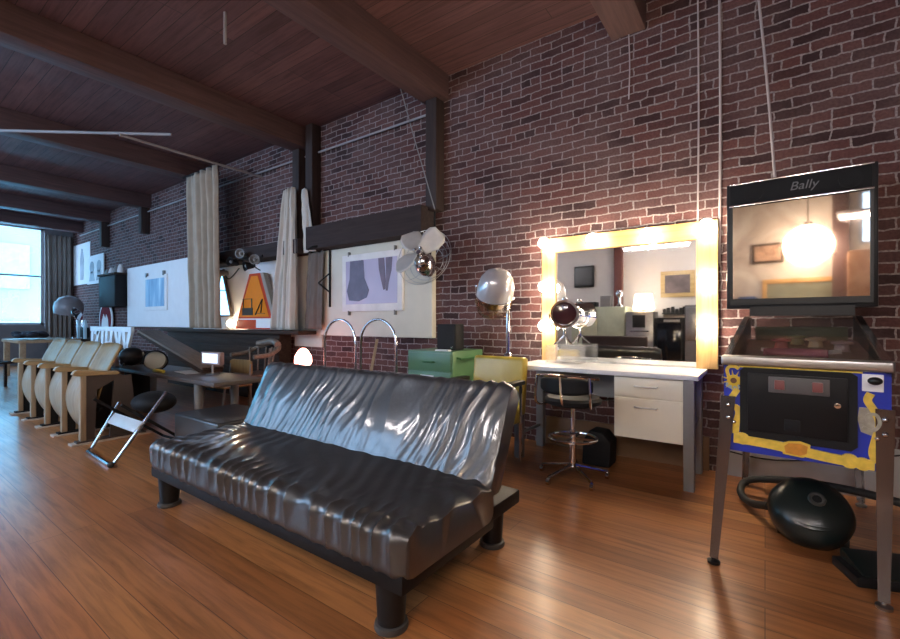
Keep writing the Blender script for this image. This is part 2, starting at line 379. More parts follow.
MB().box(-SL/2+.01, SL/2-.01, -.318, .33, .175, .25, .012).build('base_frame', VINYL2, sofa)
MB().box(-SL/2+.03, SL/2-.02, .33, .62, .20, .27, .012).build('rear_rail', VINYL2, sofa)
for x, y in ((-SL/2+.12, -.255), (SL/2-.12, -.255), (-SL/2+.12, .50), (SL/2-.12, .50)):
    l = MB().cyl((x, y, .012), (x, y, .2), .052, .062, 24).build('leg', BLACK, sofa)
    MB().lathe([(0, 0), (.064, 0), (.066, .008), (.062, .022), (.05, .026), (0, .026)], 24, Mx.Translation((x, y, 0))).build('foot_cap', FOOTC, l)

# black ottoman at the sofa's far end
o = thing('ottoman', 'low black vinyl ottoman block behind the far end of the sofa', 'ottoman', (-3.86, 2.02, 0))
MB().box(-.38, .38, -.28, .28, .08, .35, .022, None, 3).build('body', mat('grey_black_vinyl', (.045, .046, .048), .3, coat=.2), o)
MB().box(-.36, .36, -.26, .26, 0, .08, .008).build('plinth', BLACK, o)

# ------------------------------------------------------------------ theatre seats
row = thing('theater_seat_row', 'row of four folding plywood theatre seats with wooden armrests by the window', 'seats', (0, 0, 0))
AX = [-5.22, -5.80, -6.40, -7.00, -7.60]
SAND = mat('sand_paint', (.47, .40, .33), .6, var=.15)
for i, x in enumerate(AX):
    s = MB()
    s.prism([(1.36, .02), (1.44, .02), (1.46, .50), (1.66, .62), (1.62, .66), (1.34, .645)], x-.018, x+.018, 'X').prism([(1.30, 0), (1.86, 0), (1.86, .035), (1.30, .035)], x-.045, x+.045, 'X')
    s.prism([(1.56, .02), (1.80, .02), (1.74, .62), (1.60, .62)], x-.014, x+.014, 'X')
    st = s.build('standard', mat('seat_standard_%d' % i, (.055, .04, .034), .6) if i == 0 else MATTB, row)
    MB().box(x-.03, x+.03, 1.33, 1.375, .02, .655, .006).build('front_post', PLYX, row)
    MB().prism([(1.27, .66), (1.285, .69), (1.31, .70), (1.62, .668), (1.64, .645), (1.62, .635), (1.30, .645)], x-.036, x+.036, 'X', None, .008).build('armrest', ARMW, row)
    MB().box(x-.06, x+.06, 1.26, 1.92, 0, .02, .004).build('floor_foot', SAND, st)
for x0, x1 in zip(AX[1:], AX):
    a, b = x0+.016, x1-.016
    def seatp(u, v, a=a, b=b):                            # folded-up seat, bulging to the front
        x = a+(b-a)*u; z = .12+.52*v
        return (x, 1.47-.10*sin(pi*(v*.92+.04))**.8-.02*sin(pi*u), z)
    g = MB().grid(seatp, 14, 18).build('folded_seat', PLYX, row)
    md = g.modifiers.new('t', 'SOLIDIFY'); md.thickness = .022; md.offset = 0
    def backp(u, v, a=a, b=b):
        x = a+(b-a)*u; z = .40+.53*v
        return (x, 1.47+.20*v+.03*sin(pi*u)-.02*sin(pi*v), z-.02*(2*u-1)**4*v)
    g = MB().grid(backp, 14, 12).build('seat_back', PLY, row)
    md = g.modifiers.new('t', 'SOLIDIFY'); md.thickness = .02; md.offset = 0
    MB().bar((a, 1.5, .30), (b, 1.5, .30), .03, .03).build('hinge_bar', MATTB, row)

# ------------------------------------------------------------------ far left: table, chair, dryer, signs
t = thing('work_table', 'pale wooden table in front of the far bright window', 'table', (-12.55, 2.55, 0))
MB().box(-.75, .75, -.48, .48, .73, .79, .008).build('table_top', TANW, t)
for x, y in ((-.68, -.41), (.68, -.41), (-.68, .41), (.68, .41)):
    MB().box(x-.045, x+.045, y-.045, y+.045, 0, .73, .005).build('leg', TANW, t)
heap = MB()
for k in range(16):
    heap.sph((-12.9+.065*k+random.uniform(-.03, .03), 2.25+random.uniform(-.1, .35), .865+random.uniform(0, .06)), random.uniform(.07, .12), 10, (1.2, 1, .55))
tag(heap.build('cloth_heap', mat('navy_cloth', (.03, .035, .05), .8)), 'crumpled dark cloth heaped on the pale table under the far window', 'cloth')
def slatchair(name, label, loc, rz, mt_):
    r = thing(name, label, 'chair', loc, rz)
    MB().box(-.21, .21, -.2, .2, .43, .46, .012).build('seat', mt_, r)
    for x in (-.18, .18):
        MB().bar((x, -.17, 0), (x, -.17, .43), .035).build('leg', mt_, r)
        MB().tube([(x, .2, 0), (x, .18, .45), (x, .26, .92)], .019, 8, smooth=5).build('leg', mt_, r)
    MB().bar((-.19, .255, .88), (.19, .255, .88), .03, .09, .01).build('top_rail', mt_, r)
    for x in (-.1, 0, .1): MB().bar((x, .19, .46), (x, .255, .86), .02).build('spindle', mt_, r)
    return r
slatchair('wooden_chair', 'dark wooden spindle-back chair at the left edge of the picture', (-10.75, 1.66, 0), R(200), DKWOOD)
d = thing('hair_dryer_chair', 'grey hood dryer chair standing beside the far window curtain', 'hair dryer', (-13.75, 3.3, 0))
MB().lathe([(.27, -.12), (.29, 0), (.27, .13), (.2, .24), (.08, .30), (0, .31), (0, .29), (.18, .2), (.25, .0), (.25, -.12)], 28, Mx.Translation((0, 0, 1.48)) @ Mx.Rotation(R(14), 4, 'Y')).build('hood', mat('grey_hood', (.25, .23, .24), .35), d)
MB().cyl((.05, .25, .4), (.05, .25, 1.45), .025).build('post', CHROME, d)
MB().box(-.3, .3, -.3, .28, .28, .48, .05, None, 3).box(-.3, .3, .2, .34, .4, 1.02, .05, None, 3).build('seat', MATTB, d)
MB().lathe([(0, 0), (.28, 0), (.28, .03), (.05, .06), (.05, .28), (0, .28)], 24).build('base', STEEL, d)
d2 = MB().lathe([(0, 0), (.11, 0), (.115, .01), (.11, .02), (0, .02)], 28, Mx.Translation((-12.75, 3.02, 1.34)) @ Mx.Rotation(R(-65), 4, 'X') @ Mx.Rotation(R(40), 4, 'Y'))
d2.cyl((-12.75, 3.04, .8), (-12.75, 3.03, 1.25), .012).lathe([(0, 0), (.09, 0), (.08, .02), (0, .025)], 20, Mx.Translation((-12.75, 3.04, .79)))
stt = tag(MB().box(-13.0, -12.0, 3.06, 3.5, .0, .78, .01).build('side_cabinet', DKWOOD), 'low dark cabinet by the wall beside the hood dryer', 'cabinet')
dm = thing('vanity_mirror', 'small round vanity mirror shining blue below the grey dryer hood', 'mirror', (-12.75, 3.2, .78))
MB().lathe([(0, 0), (.15, 0), (.16, .012), (.15, .024), (0, .024)], 28, Mx.Translation((0, 0, .54)) @ Mx.Rotation(R(60), 4, 'Y') @ Mx.Rotation(R(-40), 4, 'X')).build('mirror_face', MIRROR, dm)
MB().cyl((0, 0, .02), (0, 0, .42), .012).lathe([(0, 0), (.09, 0), (.08, .02), (0, .025)], 20).build('stand', CHROME, dm)
PALEB = mat('pale_blue_paint', (.42, .58, .66), .5)
for x, lb in ((-12.55, 'pale arrow-shaped ornament nearer the small round mirror'), (-12.1, 'pale arrow-shaped ornament nearer the round red plaque')):
    tag(MB().prism([(-.035, 0), (.035, 0), (.035, .27), (.12, .25), (0, .42), (-.12, .25), (-.035, .27)], -.02, .02, 'Y', Mx.Translation((x, 3.18, .78))).build('arrow_ornament', PALEB), lb, 'ornament', 'pale arrow ornaments')
# pictures on the brick beyond
PRINTG = mat('grey_print', (.34, .36, .40), .7, var=.35, vs=2.5)
PRINTD = mat('dark_print', (.06, .06, .075), .7)
p1 = thing('photo_print', 'tall unframed photo print on brick wall nearest the far window', 'print', (-15.2, WY-.016, 2.72))
MB().box(-.72, .66, -.006, .012, -.54, .57).build('sheet', PAPER, p1)
MB().prism([(-.12, -.42), (.12, -.42), (.16, .1), (.06, .42), (-.04, .44), (-.14, .15)], -.012, -.006).build('printed_figure', PRINTG, p1)
p1 = thing('photo_print', 'smaller unframed print overlapping the tall print on brick wall', 'print', (-14.05, WY-.042, 2.52))
MB().box(-.62, .6, -.006, .012, -.38, .36).build('sheet', PAPER, p1)
for x in (-.25, .28): MB().lathe([(0, 0), (.16, 0), (.16, .006), (0, .006)], 20, Mx.Translation((x, -.006, .05)) @ UP_XZ).prism([(x-.2, -.3), (x+.2, -.3), (x+.1, -.05), (x-.1, -.05)], -.012, -.006).build('printed_face', PRINTG, p1)
bc = thing('wall_cabinet', 'black box cabinet on the brick wall beside the white board', 'cabinet', (-12.25, WY, 1.5))
MB().box(-.62, .45, -.30, 0, 0, .72, .01).build('body', MATTB, bc)
MB().box(-.60, .43, -.315, -.30, .02, .70, .004).build('door', MATTB, bc)
MB().box(-.62, .47, -.34, 0, .725, .765, .004).build('shelf', DKWOOD, bc)
for k, x in enumerate((-12.75, -12.5, -12.2, -11.95)):
    tag(MB().lathe([(0, 0), (.06, 0), (.07, .05), (.05, .1+.02*k), (.03, .14+.02*k), (0, .14+.02*k)], 14, Mx.Translation((x, WY-.16, 2.265))).build('jar', PAPER if k % 2 else GREYM), ['squat dark jar on the wall cabinet shelf, nearest the photo prints', 'pale jar on the wall cabinet shelf, second from the prints', 'dark jar on the wall cabinet shelf, second from the white board', 'tallest pale jar on the wall cabinet shelf, nearest the white board'][k], 'jar', 'jars over the black wall cabinet')
pq = thing('wall_plaque', 'round red and white plaque on the brick wall above the theatre seats', 'plaque', (-13.2, WY-.05, 1.2))
OX = mat('oxblood_enamel', (.20, .03, .04), .85, spec=.1)
MB().lathe([(0, 0), (.44, 0), (.45, .015), (.44, .03), (0, .03)], 36, UP_XZ).build('rim', WHITEB, pq)
MB().lathe([(0, .03), (.385, .03), (.385, .036), (0, .036)], 36, UP_XZ).build('disc', OX, pq)
MB().prism([(-.24, -.2), (.24, -.2), (.2, .02), (.08, .14), (.02, .03), (-.1, .15), (-.2, .0)], -.044, -.036).build('emblem', WHITEB, pq)
struct(MB().box(XL, XL+.04, 3.34, WY, 1.0, 3.6).build('trim_1', PLASTER))
def drape(name, label, mt_, p, q, ptop, qtop, z0, z1, folds, amp, n=120, rows=40):
    p, q, ptop, qtop = V(p), V(q), V(ptop), V(qtop)
    d = V((q-p).orthogonal()) if False else V((-(q-p).y, (q-p).x)).normalized()
    def fn(u, v):
        a = p.lerp(q, u); b = ptop.lerp(qtop, u); c = a.lerp(b, v)
        s = amp*(sin(u*folds*2*pi+1.3*nz(u*3, v*1.4))+.4*sin(u*folds*4.3*pi+2+v))*(.55+.45*(1-v))+.02*nz(u*4, v*5)
        c = c+d*s
        return (c.x, c.y, z0+(z1-z0)*v-.03*(sin(u*folds*pi)**2)*(v > .97))
    o = MB().grid(fn, n, rows).build(name, mt_, None, 80)
    md = o.modifiers.new('t', 'SOLIDIFY'); md.thickness = .006
    return tag(o, label, 'curtain')
drape('window_curtain', 'dark grey curtain drawn to the side of the far window', CURT3, (XL+.14, 3.36), (XL+.14, 3.88), (XL+.14, 3.33), (XL+.14, 3.88), .03, 3.56, 5, .04)
drape('canvas_curtain', 'tall tan canvas curtain hanging from the ceiling beside the white board', CANVAS, (-7.76, 3.43), (-6.76, 3.43), (-7.93, 3.43), (-6.88, 3.43), 1.05, 3.575, 5, .055)
tag(MB().tube([(-8.02, 3.43, 3.588), (-6.8, 3.43, 3.588)], .011, 8).build('curtain_rod', MATTB), 'dark rod under the beam from which the tall tan curtain hangs', 'rod')
drape('canvas_curtain', 'shorter pale canvas curtain gathered at its top beside the brown cloth', CANVAS2, (-5.86, 3.68), (-5.24, 3.68), (-5.56, 3.70), (-5.28, 3.70), 1.04, 3.02, 3.5, .05)
drape('canvas_curtain', 'narrow pale canvas flap falling from a peak behind the shorter curtain', CANVAS2, (-5.16, 3.74), (-4.90, 3.74), (-5.20, 3.74), (-5.10, 3.74), 2.10, 2.98, 1.2, .025, 40, 24)
drape('hanging_cloth', 'brown cloth with a rounded hem hanging on the wall beside the pale curtain', BROWNC, (-5.22, 3.80), (-4.82, 3.80), (-5.14, 3.82), (-4.82, 3.82), 1.05, 2.12, 2, .02, 50, 24)

# ------------------------------------------------------------------ boards along the wall
wb = tag(MB().box(-11.75, -8.75, WY-.10, WY-.003, 1.05, 2.36, .003).build('pin_board', WHITEB), 'large white board on the wall between black wall cabinet and tan curtain', 'board')
wp = thing('framed_print', 'blue portrait print in thin pale frame clipped to the white board', 'picture', (-10.2, WY-.10, 1.76))
MB().box(-.55, .55, -.03, 0, -.37, .35, .004).build('frame', WHITEB, wp)
BLUEP, nt, b = newmat('blue_print')
vec = coords(nt, (4, 1, .8)); z_ = N(nt, 'ShaderNodeTexNoise', Scale=1.6, Detail=3.0); nt.links.new(vec, z_.inputs['Vector'])
nt.links.new(ramp(nt, z_.outputs['Fac'], [(.3, (.10, .22, .42)), (.55, (.25, .42, .62)), (.75, (.6, .72, .82))]), b.inputs['Base Color']); b.inputs['Roughness'].default_value = .5
MB().box(-.45, .45, -.034, -.03, -.29, .28).build('print', BLUEP, wp)
for x in (-.42, .42): MB().box(x-.03, x+.03, -.045, .0, .33, .42).build('clip', GREYM, wp)
tag(MB().box(-8.7, -5.99, WY-.05, WY-.01, .95, 2.09).build('pin_board', WHITEB), 'white board behind the orange warning sign, between the two curtains', 'board')
tag(MB().prism([(-5.95, .93), (-5.6, .93), (-5.6, .80), (-4.98, .80), (-4.98, 2.1), (-5.95, 2.1)], WY-.035, WY-.005).build('pin_board', CREAMB), 'pale board low behind the brown cloth, lit pink by the small lamp', 'board')
tag(MB().box(-4.95, -3.02, WY-.08, WY-.003, .97, 2.115, .003).build('pin_board', CREAMB), 'cream board on brick wall carrying the lavender picture', 'board')
pc = thing('framed_picture', 'framed lavender photograph of bare legs beside a dark skirt on cream board', 'picture', (-3.95, WY-.08, 1.645))
MB().box(-.52, .52, -.035, 0, -.36, .36, .006).build('frame', mat('white_frame', (.78, .75, .74), .5), pc)
LAV, nt, b = newmat('lavender_print')
vec = coords(nt); z_ = N(nt, 'ShaderNodeTexNoise', Scale=1.2, Detail=2.0); nt.links.new(vec, z_.inputs['Vector'])
nt.links.new(ramp(nt, z_.outputs['Fac'], [(.35, (.40, .33, .46)), (.7, (.56, .48, .62))]), b.inputs['Base Color']); b.inputs['Roughness'].default_value = .35
MB().box(-.445, .445, -.039, -.035, -.27, .28).build('print', LAV, pc)
DKP = mat('plum_print', (.115, .08, .125), .4, var=.3, vs=8)
MB().prism([(-.36, .278), (-.12, .278), (-.10, .05), (-.02, -.1), (-.06, -.19), (-.2, -.235), (-.38, -.22), (-.42, -.1), (-.37, .05)], -.043, -.039).build('printed_skirt', DKP, pc)
LEGP = mat('leg_print', (.14, .07, .10), .4, var=.3, vs=8)
for p in ([(.14, .278), (.235, .278), (.262, .0), (.258, -.10), (.225, -.11), (.19, .0), (.15, .15)], [(.265, .278), (.37, .278), (.355, .12), (.31, -.02), (.295, -.12), (.265, -.12), (.27, .05)]):
    MB().prism(p, -.043, -.039).build('printed_leg', LEGP, pc)
for x, z in ((-.4, .37), (.4, .38), (-.4, -.38), (.4, -.38)): MB().box(x-.007, x+.007, -.04, 0, z-.03, z+.03).build('clip', GREYM, pc)
br = thing('wall_bracket', 'black iron shelf bracket on the wall between brown cloth and cream board', 'bracket', (-4.74, WY-.08, 1.3))
MB().tube([(0, -.02, .82), (0, -.10, .84), (-.06, -.22, .84), (-.14, -.26, .80)], .014, 8, smooth=5).build('hook', MATTB, br)
MB().bar((0, -.015, .05), (0, -.015, .86), .02, .02).bar((0, -.02, .25), (0, -.2, .36), .016).bar((0, -.2, .36), (0, -.02, .5), .016).build('upright', MATTB, br)

# warning sign, lamp cluster, little framed mirror, lit lamp on the counter
ORANGE = mat('orange_sign', (.80, .23, .006), .5, var=.06, spec=.2); REDS = mat('red_sign', (.55, .05, .012), .5, spec=.2)
sg = thing('warning_sign', 'orange construction warning sign with digger pictogram standing on dark counter', 'sign', (-6.42, 3.80, 1.04))
MB().prism([(-.56, 0), (.55, 0), (.16, .86), (-.14, .86)], -.03, .03).build('sign_body', REDS, sg)
MB().prism([(-.44, .19), (.40, .19), (.10, .82), (-.08, .82)], -.036, -.03).build('orange_face', ORANGE, sg)
MB().prism([(-.53, .02), (.06, .02), (.06, .14), (-.49, .14)], -.036, -.03).build('red_band', REDS, sg)
MB().prism([(.06, .02), (.53, .02), (.46, .165), (-.46, .165), (-.47, .145), (.06, .145)], -.038, -.03).build('white_band', WHITEB, sg)
INK = mat('sign_ink', (.015, .013, .012), .5)
dg = MB().prism([(-.33, .215), (-.03, .215), (-.03, .33), (-.33, .33)], -.042, -.036)
for a, b_ in (((-.30, .33), (-.30, .47)), ((-.06, .33), (-.06, .47)), ((-.31, .47), (-.05, .47))): dg.bar((a[0], -.039, a[1]), (b_[0], -.039, b_[1]), .022, .006)
for a, b_ in (((.05, .22), (.24, .46)), ((.24, .46), (.20, .25)), ((.05, .24), (.3, .24))): dg.bar((a[0], -.039, a[1]), (b_[0], -.039, b_[1]), .026, .006)
dg.build('digger_pictogram', INK, sg)
MB().prism([(.55, 0), (.63, 0), (.24, .86), (.16, .86)], -.03, .05).build('side_edge', mat('sign_edge', (.30, .26, .22), .6), sg)
lc = thing('lamp_cluster', 'cluster of dark spot lamps on the ledge above the warning sign', 'lamp', (-6.5, 3.66, 2.03))
MB().tube([(-.85, .02, .18), (-.5, 0, .06), (-.1, -.03, .10), (.25, 0, .05), (.45, .03, .10)], .022, 8, smooth=6).bar((-.1, 0, .06), (-.1, .12, .2), .03).build('rail', MATTB, lc)
for k, (x, z, rx, ry) in enumerate(((-.78, .16, 60, -20), (-.52, -.10, 95, -35), (-.2, .04, 80, 10), (.05, .15, 90, 30), (.25, -.04, 100, -10), (.42, .02, 80, 40))):
    mt_ = Mx.Translation((x, -.06, z)) @ Mx.Rotation(R(rx), 4, 'X') @ Mx.Rotation(R(ry), 4, 'Y')
    hd = MB().lathe([(a*.72, b_*.8) for a, b_ in [(0, -.09), (.04, -.09), (.055, -.06), (.075, .05), (.10, .09), (.105, .10), (.09, .10), (.06, .04), (0, .03)]], 20, mt_).build('lamp_head', MATTB if k % 2 == 0 else GREYM, lc)
    MB().sph(mt_ @ V((0, 0, .05)), .026, 12).build('lamp_bulb', GREYM, hd)
MB().tube([(-.55, -.02, -.12), (-.35, -.05, -.2), (-.1, -.03, -.05)], .009, 6, smooth=5).tube([(.2, -.02, .1), (.35, -.05, -.05), (.47, -.03, -.12)], .009, 6, smooth=5).build('cable', MATTB, lc)
tr = thing('triangle_frame', 'small triangular dark-framed mirror leaning beside the tan curtain', 'mirror', (-7.42, 3.83, 1.03))
MB().tube([(-.4, 0, .22), (.22, 0, .22), (-.1, .03, 1.0)], .03, 6, closed=True).build('frame', MIDWOOD, tr)
MB().prism([(-.36, .24), (.18, .24), (-.1, .94)], .0, .012).build('mirror_face', MIRROR, tr)
ll = thing('counter_lamp', 'small lit lamp glowing on the counter below the triangular frame', 'lamp', (-7.1, 3.76, 1.03))
MB().lathe([(0, 0), (.06, 0), (.055, .015), (.02, .02), (.018, .05), (0, .05)], 16).build('base', GREYM, ll)
MB().sph((0, 0, .10), .06, 14).build('lamp_bulb', mat('small_bulb_lit', (1, .9, .7), .3, var=0, emit=(1, .84, .6), es=14), ll)

# dark counter under the boards
ct = thing('counter', 'long dark wooden counter below the boards, crossing behind the theatre seats', 'counter', (0, 0, 0))
MB().box(-9.3, -5.02, 3.56, 3.86, .98, 1.03, .012).build('counter_top', DKWOOD, ct)
MB().box(-9.2, -5.6, 3.66, 3.86, 0, .98, .006).build('body', DKWOOD, ct)
for z in (.55, .72, .86): MB().box(-9.15, -5.62, 3.645, 3.66, z-.05, z+.05, .006).build('front_board', DKWOOD, ct)
# pink salt lamp on a small stand
sl = thing('side_stand', 'small dark stand behind the sofa carrying the pink lamp', 'stand', (-4.62, 3.35, 0))
MB().lathe([(0, .56), (.17, .56), (.175, .575), (.17, .59), (0, .59)], 24).build('top', DKWOOD, sl)
MB().cyl((0, 0, .03), (0, 0, .56), .022).build('post', DKWOOD, sl); MB().lathe([(0, 0), (.15, 0), (.14, .025), (.03, .04), (0, .04)], 20).build('base', DKWOOD, sl)
sl = thing('pink_lamp', 'small glowing pink lamp behind the left end of the sofa back', 'lamp', (-4.62, 3.35, .59))
MB().lathe([(0, 0), (.08, 0), (.08, .03), (0, .03)], 18).build('base', DKWOOD, sl)
MB().lathe([(0, .03), (.085, .03), (.105, .07), (.098, .14), (.065, .20), (.03, .235), (0, .24)], 20).build('glowing_shade', PINKL, sl)

# ------------------------------------------------------------------ low table with tilted board, graffiti sign and what lies on it
tb = thing('low_table', 'low dark table behind the folding frame with a tilted board on it', 'table', (-5.35, 2.5, 0))
MB().box(-1.60, 1.12, -.42, .12, .53, .57, .006).build('table_top', mat('table_dark', (.10, .075, .065), .45), tb)
for x, y in ((.62, -.33), (-1.5, -.33), (.62, .05), (-1.5, .05)): MB().cyl((x, y, 0), (x, y, .53), .035, .042, 14).build('leg', GREYM, tb)
lid = MB().prism([(-7.0, .985), (-6.9, 1.03), (-5.12, .63), (-5.12, .575), (-5.22, .575)], 2.40, 2.62, 'Y').build('tilted_board', DKWOOD)
MB().prism([(-7.0, .995), (-6.9, 1.04), (-5.12, .64), (-5.12, .615), (-6.9, 1.012)], 2.385, 2.63, 'Y').build('edge_strip', MIDWOOD, lid)
tag(lid, 'long dark drawing board leaning at a slant on the low table', 'board')
cbx = tag(MB().box(-8.65, -7.1, 2.2, 2.62, 0, .74, .01).build('storage_trunk', MATTB), 'black trunk standing behind the theatre seats under the letter sign', 'trunk')
gs = thing('letter_sign', 'pale blue cut-out graffiti letter sign standing on the black trunk', 'sign', (-7.9, 2.38, .74))
ICE = mat('ice_blue_paint', (.74, .84, .90), .45, var=.1)
MB().box(-.83, .83, -.02, .02, .27, .34, .003).build('top_bar', ICE, gs)
strokes = [[(-.54, .28), (-.46, .28), (-.5, 0), (-.56, .05)], [(-.46, .28), (-.3, .28), (-.33, .22), (-.44, .22)], [(-.36, .28), (-.28, .28), (-.36, .06), (-.42, .1)], [(-.24, .28), (-.16, .28), (-.19, .0), (-.25, -.0)],
           [(-.12, .28), (-.05, .28), (-.07, .07), (-.13, .1)], [(-.07, .12), (.04, .12), (.03, .06), (-.08, .06)], [(.02, .28), (.09, .28), (.05, .07), (-.01, .08)], [(.12, .28), (.19, .28), (.26, .03), (.2, .0)],
           [(.24, .28), (.31, .28), (.27, .02), (.21, .0)], [(.31, .28), (.4, .28), (.44, .0), (.38, -.0)], [(.48, .28), (.56, .28), (.45, .0), (.39, .0)]]
lt = MB()
for s in strokes: lt.prism([(a*1.48, b_) for a, b_ in s], -.016, .016)
lt.build('lettering', ICE, gs)
hm = thing('black_pot', 'round black pot with chrome rim on the low table beside the trunk', 'pot', (-6.68, 2.24, .585))
MB().sph((0, 0, .12), .14, 24, (1, 1, .85)).build('body', BLACK, hm)
MB().tube([(.10*cos(a)*1.05-.05, -.08+.02*sin(a), .10+.10*sin(a)) for a in [k*pi/8 for k in range(16)]], .012, 8, closed=True).build('rim', CHROME, hm)
tag(MB().cyl((-6.90, 2.14, .575), (-6.89, 2.135, .74), .05, .045, 18).build('paper_cup', PAPER), 'white paper cup on the low table between trunk and black pot', 'cup')
tf = thing('table_fan', 'round beige desk fan lying under the tilted board', 'fan', (-5.90, 2.22, .575), R(58))
MB().lathe([(0, -.025), (.105, -.025), (.118, 0), (.105, .025), (0, .04)], 28, Mx.Translation((0, 0, .115)) @ Mx.Rotation(R(72), 4, 'X')).build('cover', mat('beige_enamel', (.34, .31, .23), .45), tf)
MB().tube([(.122*cos(k*pi/12), -.034*sin(k*pi/12), .118+.115*sin(k*pi/12)) for k in range(24)], .010, 6, closed=True).build('rim', MATTB, tf)
tag(MB().tube([(-5.78, 2.16, .59), (-5.66, 2.15, .592), (-5.55, 2.17, .59)], [.018]*20, 10, smooth=6).build('yellow_handle', mat('yellow_plastic', (.65, .5, .06), .4)), 'small yellow tool lying in front of the beige fan', 'tool')
tag(MB().prism([(-5.60, 2.30), (-5.22, 2.26), (-5.2, 2.42), (-5.55, 2.46)], .571, .577, 'Z').build('paper_sheet', PAPER), 'white sheet of paper at the low end of the tilted board', 'paper')
tt = thing('tablet_display', 'small lit screen on a thin stem standing on the low table', 'screen', (-4.95, 2.42, .57))
MB().lathe([(0, 0), (.07, 0), (.06, .012), (0, .015)], 18).cyl((0, 0, .01), (.0, 0, .13), .010).build('stem', STEEL, tt)
MB().box(-.16, .16, -.03, .03, .11, .25, .012, Mx.Rotation(R(8), 4, 'Z')).build('case', mat('pink_grey_plastic', (.32, .24, .23), .5), tt)
MB().box(-.125, .125, -.034, -.028, .132, .232, 0, Mx.Rotation(R(8), 4, 'Z')).build('screen', mat('screen_lit', (.3, .4, .6), .3, var=0, emit=(.50, .66, 1), es=.75), tt)

# folding lounge frame, blue-lit
fc = thing('folding_chair', 'folding chair with bright tubular U-shaped leg beside the theatre seats', 'chair', (0, 0, 0))
BLUEM = mat('pale_steel', (.62, .66, .72), .22, 1)
MB().tube([(-4.92, 1.55, .40), (-4.87, 1.33, .03), (-4.84, 1.29, .014), (-4.24, 1.27, .014), (-4.20, 1.29, .03), (-4.30, 1.70, .53)], .014, 8).build('front_leg_frame', BLUEM, fc)
MB().box(-4.86, -4.24, -.012, .012, -.05, .05, .003, Mx.Translation((0, 1.475, .27)) @ Mx.Rotation(R(-40), 4, 'X')).build('cross_plate', mat('pale_enamel', (.62, .70, .76), .3), fc)
MB().tube([(-4.90, 1.35, .46), (-4.88, 1.9, .02), (-4.32, 1.92, .02), (-4.34, 1.38, .46)], .013, 8).build('rear_leg_frame', MATTB, fc)
MB().sph((-4.66, 1.74, .40), .22, 24, (1.0, .8, .45)).build('seat', MATTB, fc)
MB().sph((-4.20, 1.265, .022), .024, 12).build('foot_tip', RUBBER, fc)

# school chair and captain's chair
sch = thing('school_chair', 'small tan plywood school chair with grey metal legs', 'chair', (-5.42, 2.83, 0), R(8))
MB().prism([(-.21, 0), (.21, 0), (.2, .15), (.16, .17), (-.16, .17), (-.2, .15)], .16, .18, 'Y', Mx.Translation((0, .02, .50))).build('backrest', PLY, sch)
MB().box(-.22, .22, -.2, .19, .355, .375, .008).build('seat', PLY, sch)
for x in (-.19, .19):
    MB().tube([(x, .22, 0), (x, .17, .35), (x, .19, .62)], .014, 8, smooth=4).build('leg', GREYM, sch)
    MB().tube([(x, -.22, 0), (x, -.17, .355)], .014, 8).build('leg', GREYM, sch)
cp = thing('captains_chair', 'dark wooden captain chair with curved top rail behind the school chair', 'chair', (-5.62, 3.29, 0), R(-4))
MB().box(-.27, .27, -.2, .24, .42, .46, .02).build('seat', WEATH, cp)
MB().tube([(-.32, -.16, .70), (-.33, .05, .72), (-.26, .22, .80), (0, .28, .86), (.26, .22, .80), (.33, .05, .72), (.32, -.16, .70)], .03, 10, smooth=6).build('arm_rail', WEATH, cp)
MB().tube([(-.27, .20, .84), (0, .27, .88), (.27, .20, .84)], [.045]*14, 10, smooth=6).build('top_rail', WEATH, cp)
for k in range(7):
    a = pi*(.12+.76*k/6); x, y = .30*cos(a), -.02+.28*sin(a)
    MB().cyl((x*.85, y*.85, .46), (x, y, .80), .011, None, 8).build('spindle', WEATH, cp)
for x, y in ((-.23, -.16), (.23, -.16), (-.23, .2), (.23, .2)): MB().cyl((x*1.15, y*1.15, 0), (x, y, .42), .018, .024, 10).build('leg', WEATH, cp)

# ------------------------------------------------------------------ chrome hoop stools, green cabinet, speaker, dryer chair
hs = thing('hoop_stool', 'chrome hoop-backed stool behind the sofa, nearer the pink lamp', 'stool', (-3.77, 3.2, 0))
R_ = .25
hp = [(-R_, 0, .0), (-R_, 0, .92)]+[(-R_*cos(k*pi/12), 0, .94+R_*.95*sin(k*pi/12)) for k in range(1, 12)]+[(R_, 0, .92), (R_, 0, 0)]
MB().tube(hp, .0125, 10).build('hoop', CHROME, hs)
MB().tube([(-R_, .34, 0), (-R_, .34, .5), (-R_+.05, .34, .56), (R_-.05, .34, .56), (R_, .34, .5), (R_, .34, 0)], .0125, 10).build('rear_legs', CHROME, hs)
MB().box(-R_, R_, -.01, .36, .56, .60, .015).build('seat', MATTB, hs)
MB().bar((-R_, 0, .2), (-R_, .34, .2), .02).bar((R_, 0, .2), (R_, .34, .2), .02).build('stretcher', CHROME, hs)
h2 = dup(hs); h2.location = (-3.19, 3.2, 0); h2['label'] = 'chrome hoop-backed stool behind the sofa, nearer the green cabinet'
hs['group'] = h2['group'] = 'chrome hoop stools behind the sofa'
tag(MB().bar((-3.42, 3.42, .96), (-3.12, 3.02, .605), .028, .012).build('wooden_stick', PLYX), 'pale wooden stick leaning inside the hoop nearer the green cabinet', 'stick')
gc = thing('green_cabinet', 'green metal drawer cabinet against brick wall behind the sofa', 'cabinet', (-2.65, 3.36, 0))
MB().box(-.275, .275, 0, .54, .06, .87, .008).build('body', GREEN, gc)
MB().box(-.25, .25, .03, .5, 0, .06).build('plinth', BLACK, gc)
